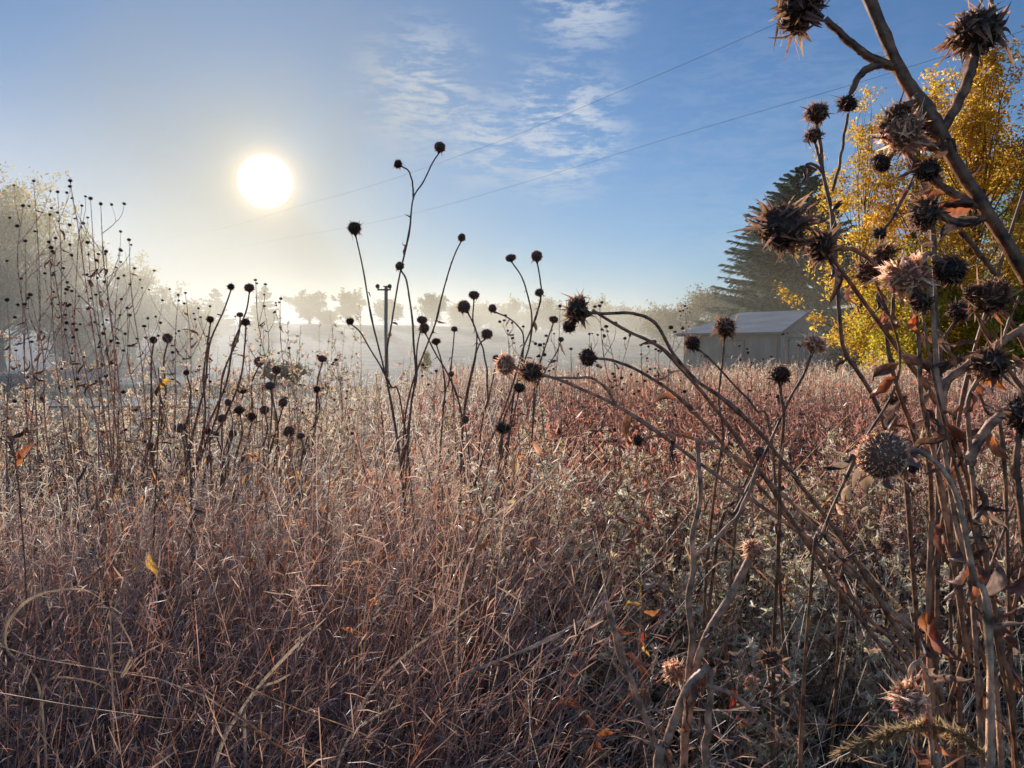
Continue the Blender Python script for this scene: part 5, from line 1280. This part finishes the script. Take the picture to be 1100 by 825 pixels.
# curved frosted grass blades in the left foreground
def blade(label, Y, pts, w, col=(.42, .34, .27)):
    P = curve_pts(to_world(pts, Y), 6); base = P[-1].copy(); 
    if base[2] > .1:
        P = np.concatenate([P, [base * [1, 1, .5], base * [1, 1, 0]]]); base = P[-1].copy()
    a = Acc(); n = len(P); W = np.interp(np.linspace(0, 1, n), [0, .15, .8, 1], [.25, .8, 1, 1]) * w * Y / F_PX
    a.leaf((P - base)[None], W[None], np.repeat(np.array(col)[None, None], n, 1), np.repeat(np.array(col)[None, None] * 1.15, n, 1), side=np.array([[.2, 1, .3]]), fold=.5)
    tag(a.obj('grass_blade', M_grass, None, tuple(map(float, base)), smooth=True), label, 'grass blade')
blade('pale blade curling in a large hook at the left edge', 1.35, [(112, 646), (90, 634), (60, 635), (30, 645), (8, 670), (6, 695), (20, 712), (40, 735), (48, 800)], 3.6, (.34, .26, .19))
blade('long pale straight blade slanting up right in the bottom left', 1.25, [(350, 664), (312, 700), (280, 735), (258, 765), (240, 795), (222, 850)], 4)
blade('short side blade forking from the long slanting pale blade', 1.24, [(312, 724), (296, 733), (276, 740), (262, 760)], 3.5)
blade('curved blade arching left over the bottom left grass', 1.3, [(186, 686), (150, 705), (130, 728), (142, 700), (132, 675), (118, 655)], 2.5, (.3, .22, .16))
blade('low arching blade near the bottom left', 1.25, [(128, 756), (110, 738), (85, 730), (56, 729), (45, 745), (40, 800)], 3, (.26, .18, .14))
blade('thin pale blade bent to the left near the bottom centre', 1.25, [(434, 755), (400, 772), (372, 798), (355, 850)], 3)
blade('long fallen stem slanting from the bottom centre to the grass', 1.4, [(520, 640), (480, 672), (440, 700), (400, 740), (370, 790), (350, 850)], 3.2)
blade('thin blade crossing diagonally under the haloed head', 1.5, [(610, 485), (585, 515), (555, 540), (530, 556), (505, 600), (490, 660)], 2.2)
# fallen plume, bottom right
def plume():
    P = curve_pts(to_world([(905, 808), (935, 796), (965, 785), (1000, 780), (1035, 792), (1060, 815)], .8), 8)
    base = P[-1].copy(); t = empty('fallen_plume', base, 'drooping cream seed plume lying across the bottom right corner', 'seed plume')
    a = Acc(); a.tube((P - base)[None], np.linspace(.0006, .0016, len(P))[None], np.full((1, len(P), 3), (.25)), 5); a.obj('stem', M_stem, t, smooth=True)
    b = Acc(); n = 1100; f = rng.random(n) * (len(P) - 1.01); i0 = f.astype(int); q = P[i0] * (1 - (f - i0))[:, None] + P[i0 + 1] * (f - i0)[:, None]
    tg = nrm(P[i0] - P[i0 + 1]); d = nrm(tg * 1.1 + rng.normal(size=(n, 3)) * .7); tt = np.linspace(0, 1, 3)[None, :, None]
    b.leaf((q - base)[:, None] + d[:, None] * rng.uniform(.006, .02, (n, 1, 1)) * tt, rng.uniform(.001, .0028, (n, 1)) * np.array([[.6, 1, .2]]), np.repeat(pick([(.5, .4, .26), (.35, .25, .15)], [1, 1], n)[:, None], 3, 1), np.repeat(pick([(.6, .52, .4)], [1], n)[:, None], 3, 1))
    b.obj('seeds', M_fluff, t)
plume()
# coloured leaves on the small stems of the middle foreground
LS = [([(676, 560), (684, 600), (690, 640), (693, 700), (690, 780)], 1.3, [(676, 562, 24, 175, 'rust'), (678, 562, 24, 5, 'rust'), (690, 652, 26, 178, 'yellow'), (692, 655, 24, 5, 'orange'), (684, 640, 20, 100, 'yellow'), (690, 690, 20, -95, 'yellow'), (684, 675, 16, -100, 'red')], 'stem with yellow and rust leaves in pairs, left of the thick pale stem'),
      ([(764, 610), (772, 660), (782, 700), (790, 760), (795, 830)], 1.15, [(776, 660, 20, 8, 'orange'), (784, 700, 20, -15, 'pale'), (782, 706, 20, 200, 'pale'), (788, 735, 34, -92, 'red'), (792, 765, 22, -60, 'red'), (800, 770, 30, -10, 'pale'), (812, 770, 30, -50, 'yellow')], 'stem with a bright red hanging leaf right of the thick pale stem'),
      ([(615, 620), (620, 690), (626, 760), (628, 830)], 1.2, [(612, 700, 14, 180, 'orange'), (640, 730, 22, -95, 'rust'), (580, 726, 16, 175, 'orange'), (610, 760, 36, 160, 'rust'), (606, 770, 30, -40, 'rust')], 'stem with crumpled rust leaves in the dark bottom centre'),
      ([(630, 740), (640, 790), (642, 850)], 1.0, [(636, 790, 40, 175, 'dark'), (640, 792, 30, 0, 'orange'), (630, 800, 22, -80, 'rust'), (650, 805, 16, -20, 'orange')], 'low stem with a dark leaf and glowing orange leaf at the bottom centre'),
      ([(520, 520), (512, 580), (505, 640), (500, 720)], 1.9, [(520, 560, 18, 160, 'orange'), (512, 585, 20, 20, 'orange'), (505, 615, 18, 175, 'orange'), (508, 640, 22, 0, 'orange'), (500, 600, 16, 200, 'rust'), (516, 540, 14, 40, 'rust')], 'stem with small orange leaves beside the dark gap'),
      ([(100, 590), (115, 640), (125, 720)], 1.6, [(160, 595, 30, -80, 'yellow'), (120, 612, 22, 200, 'brown')], 'short stem with a yellowed leaf in the left grass'),
      ([(12, 470), (20, 520), (26, 600), (30, 700)], 1.7, [(8, 500, 22, 60, 'orange'), (22, 455, 24, 20, 'dark'), (24, 490, 26, 50, 'rust'), (30, 480, 24, 120, 'dark'), (18, 440, 26, 10, 'dark')], 'leafy stem with an orange leaf at the left edge'),
      ([(170, 395), (172, 430), (168, 500), (165, 600)], 2.2, [(168, 418, 22, 30, 'yellow'), (164, 405, 22, -60, 'dark'), (172, 440, 22, -70, 'dark'), (160, 450, 24, 200, 'brown'), (168, 470, 20, -30, 'brown')], 'dark leafy stem with one small yellow leaf over the lane')]
for st, Yd, lv, lab in LS:
    hero(lab, Yd, st, (1.0, 2.2), None, leaves=lv, name='leafy_stem', cat='stem', col=(.12, .08, .06))
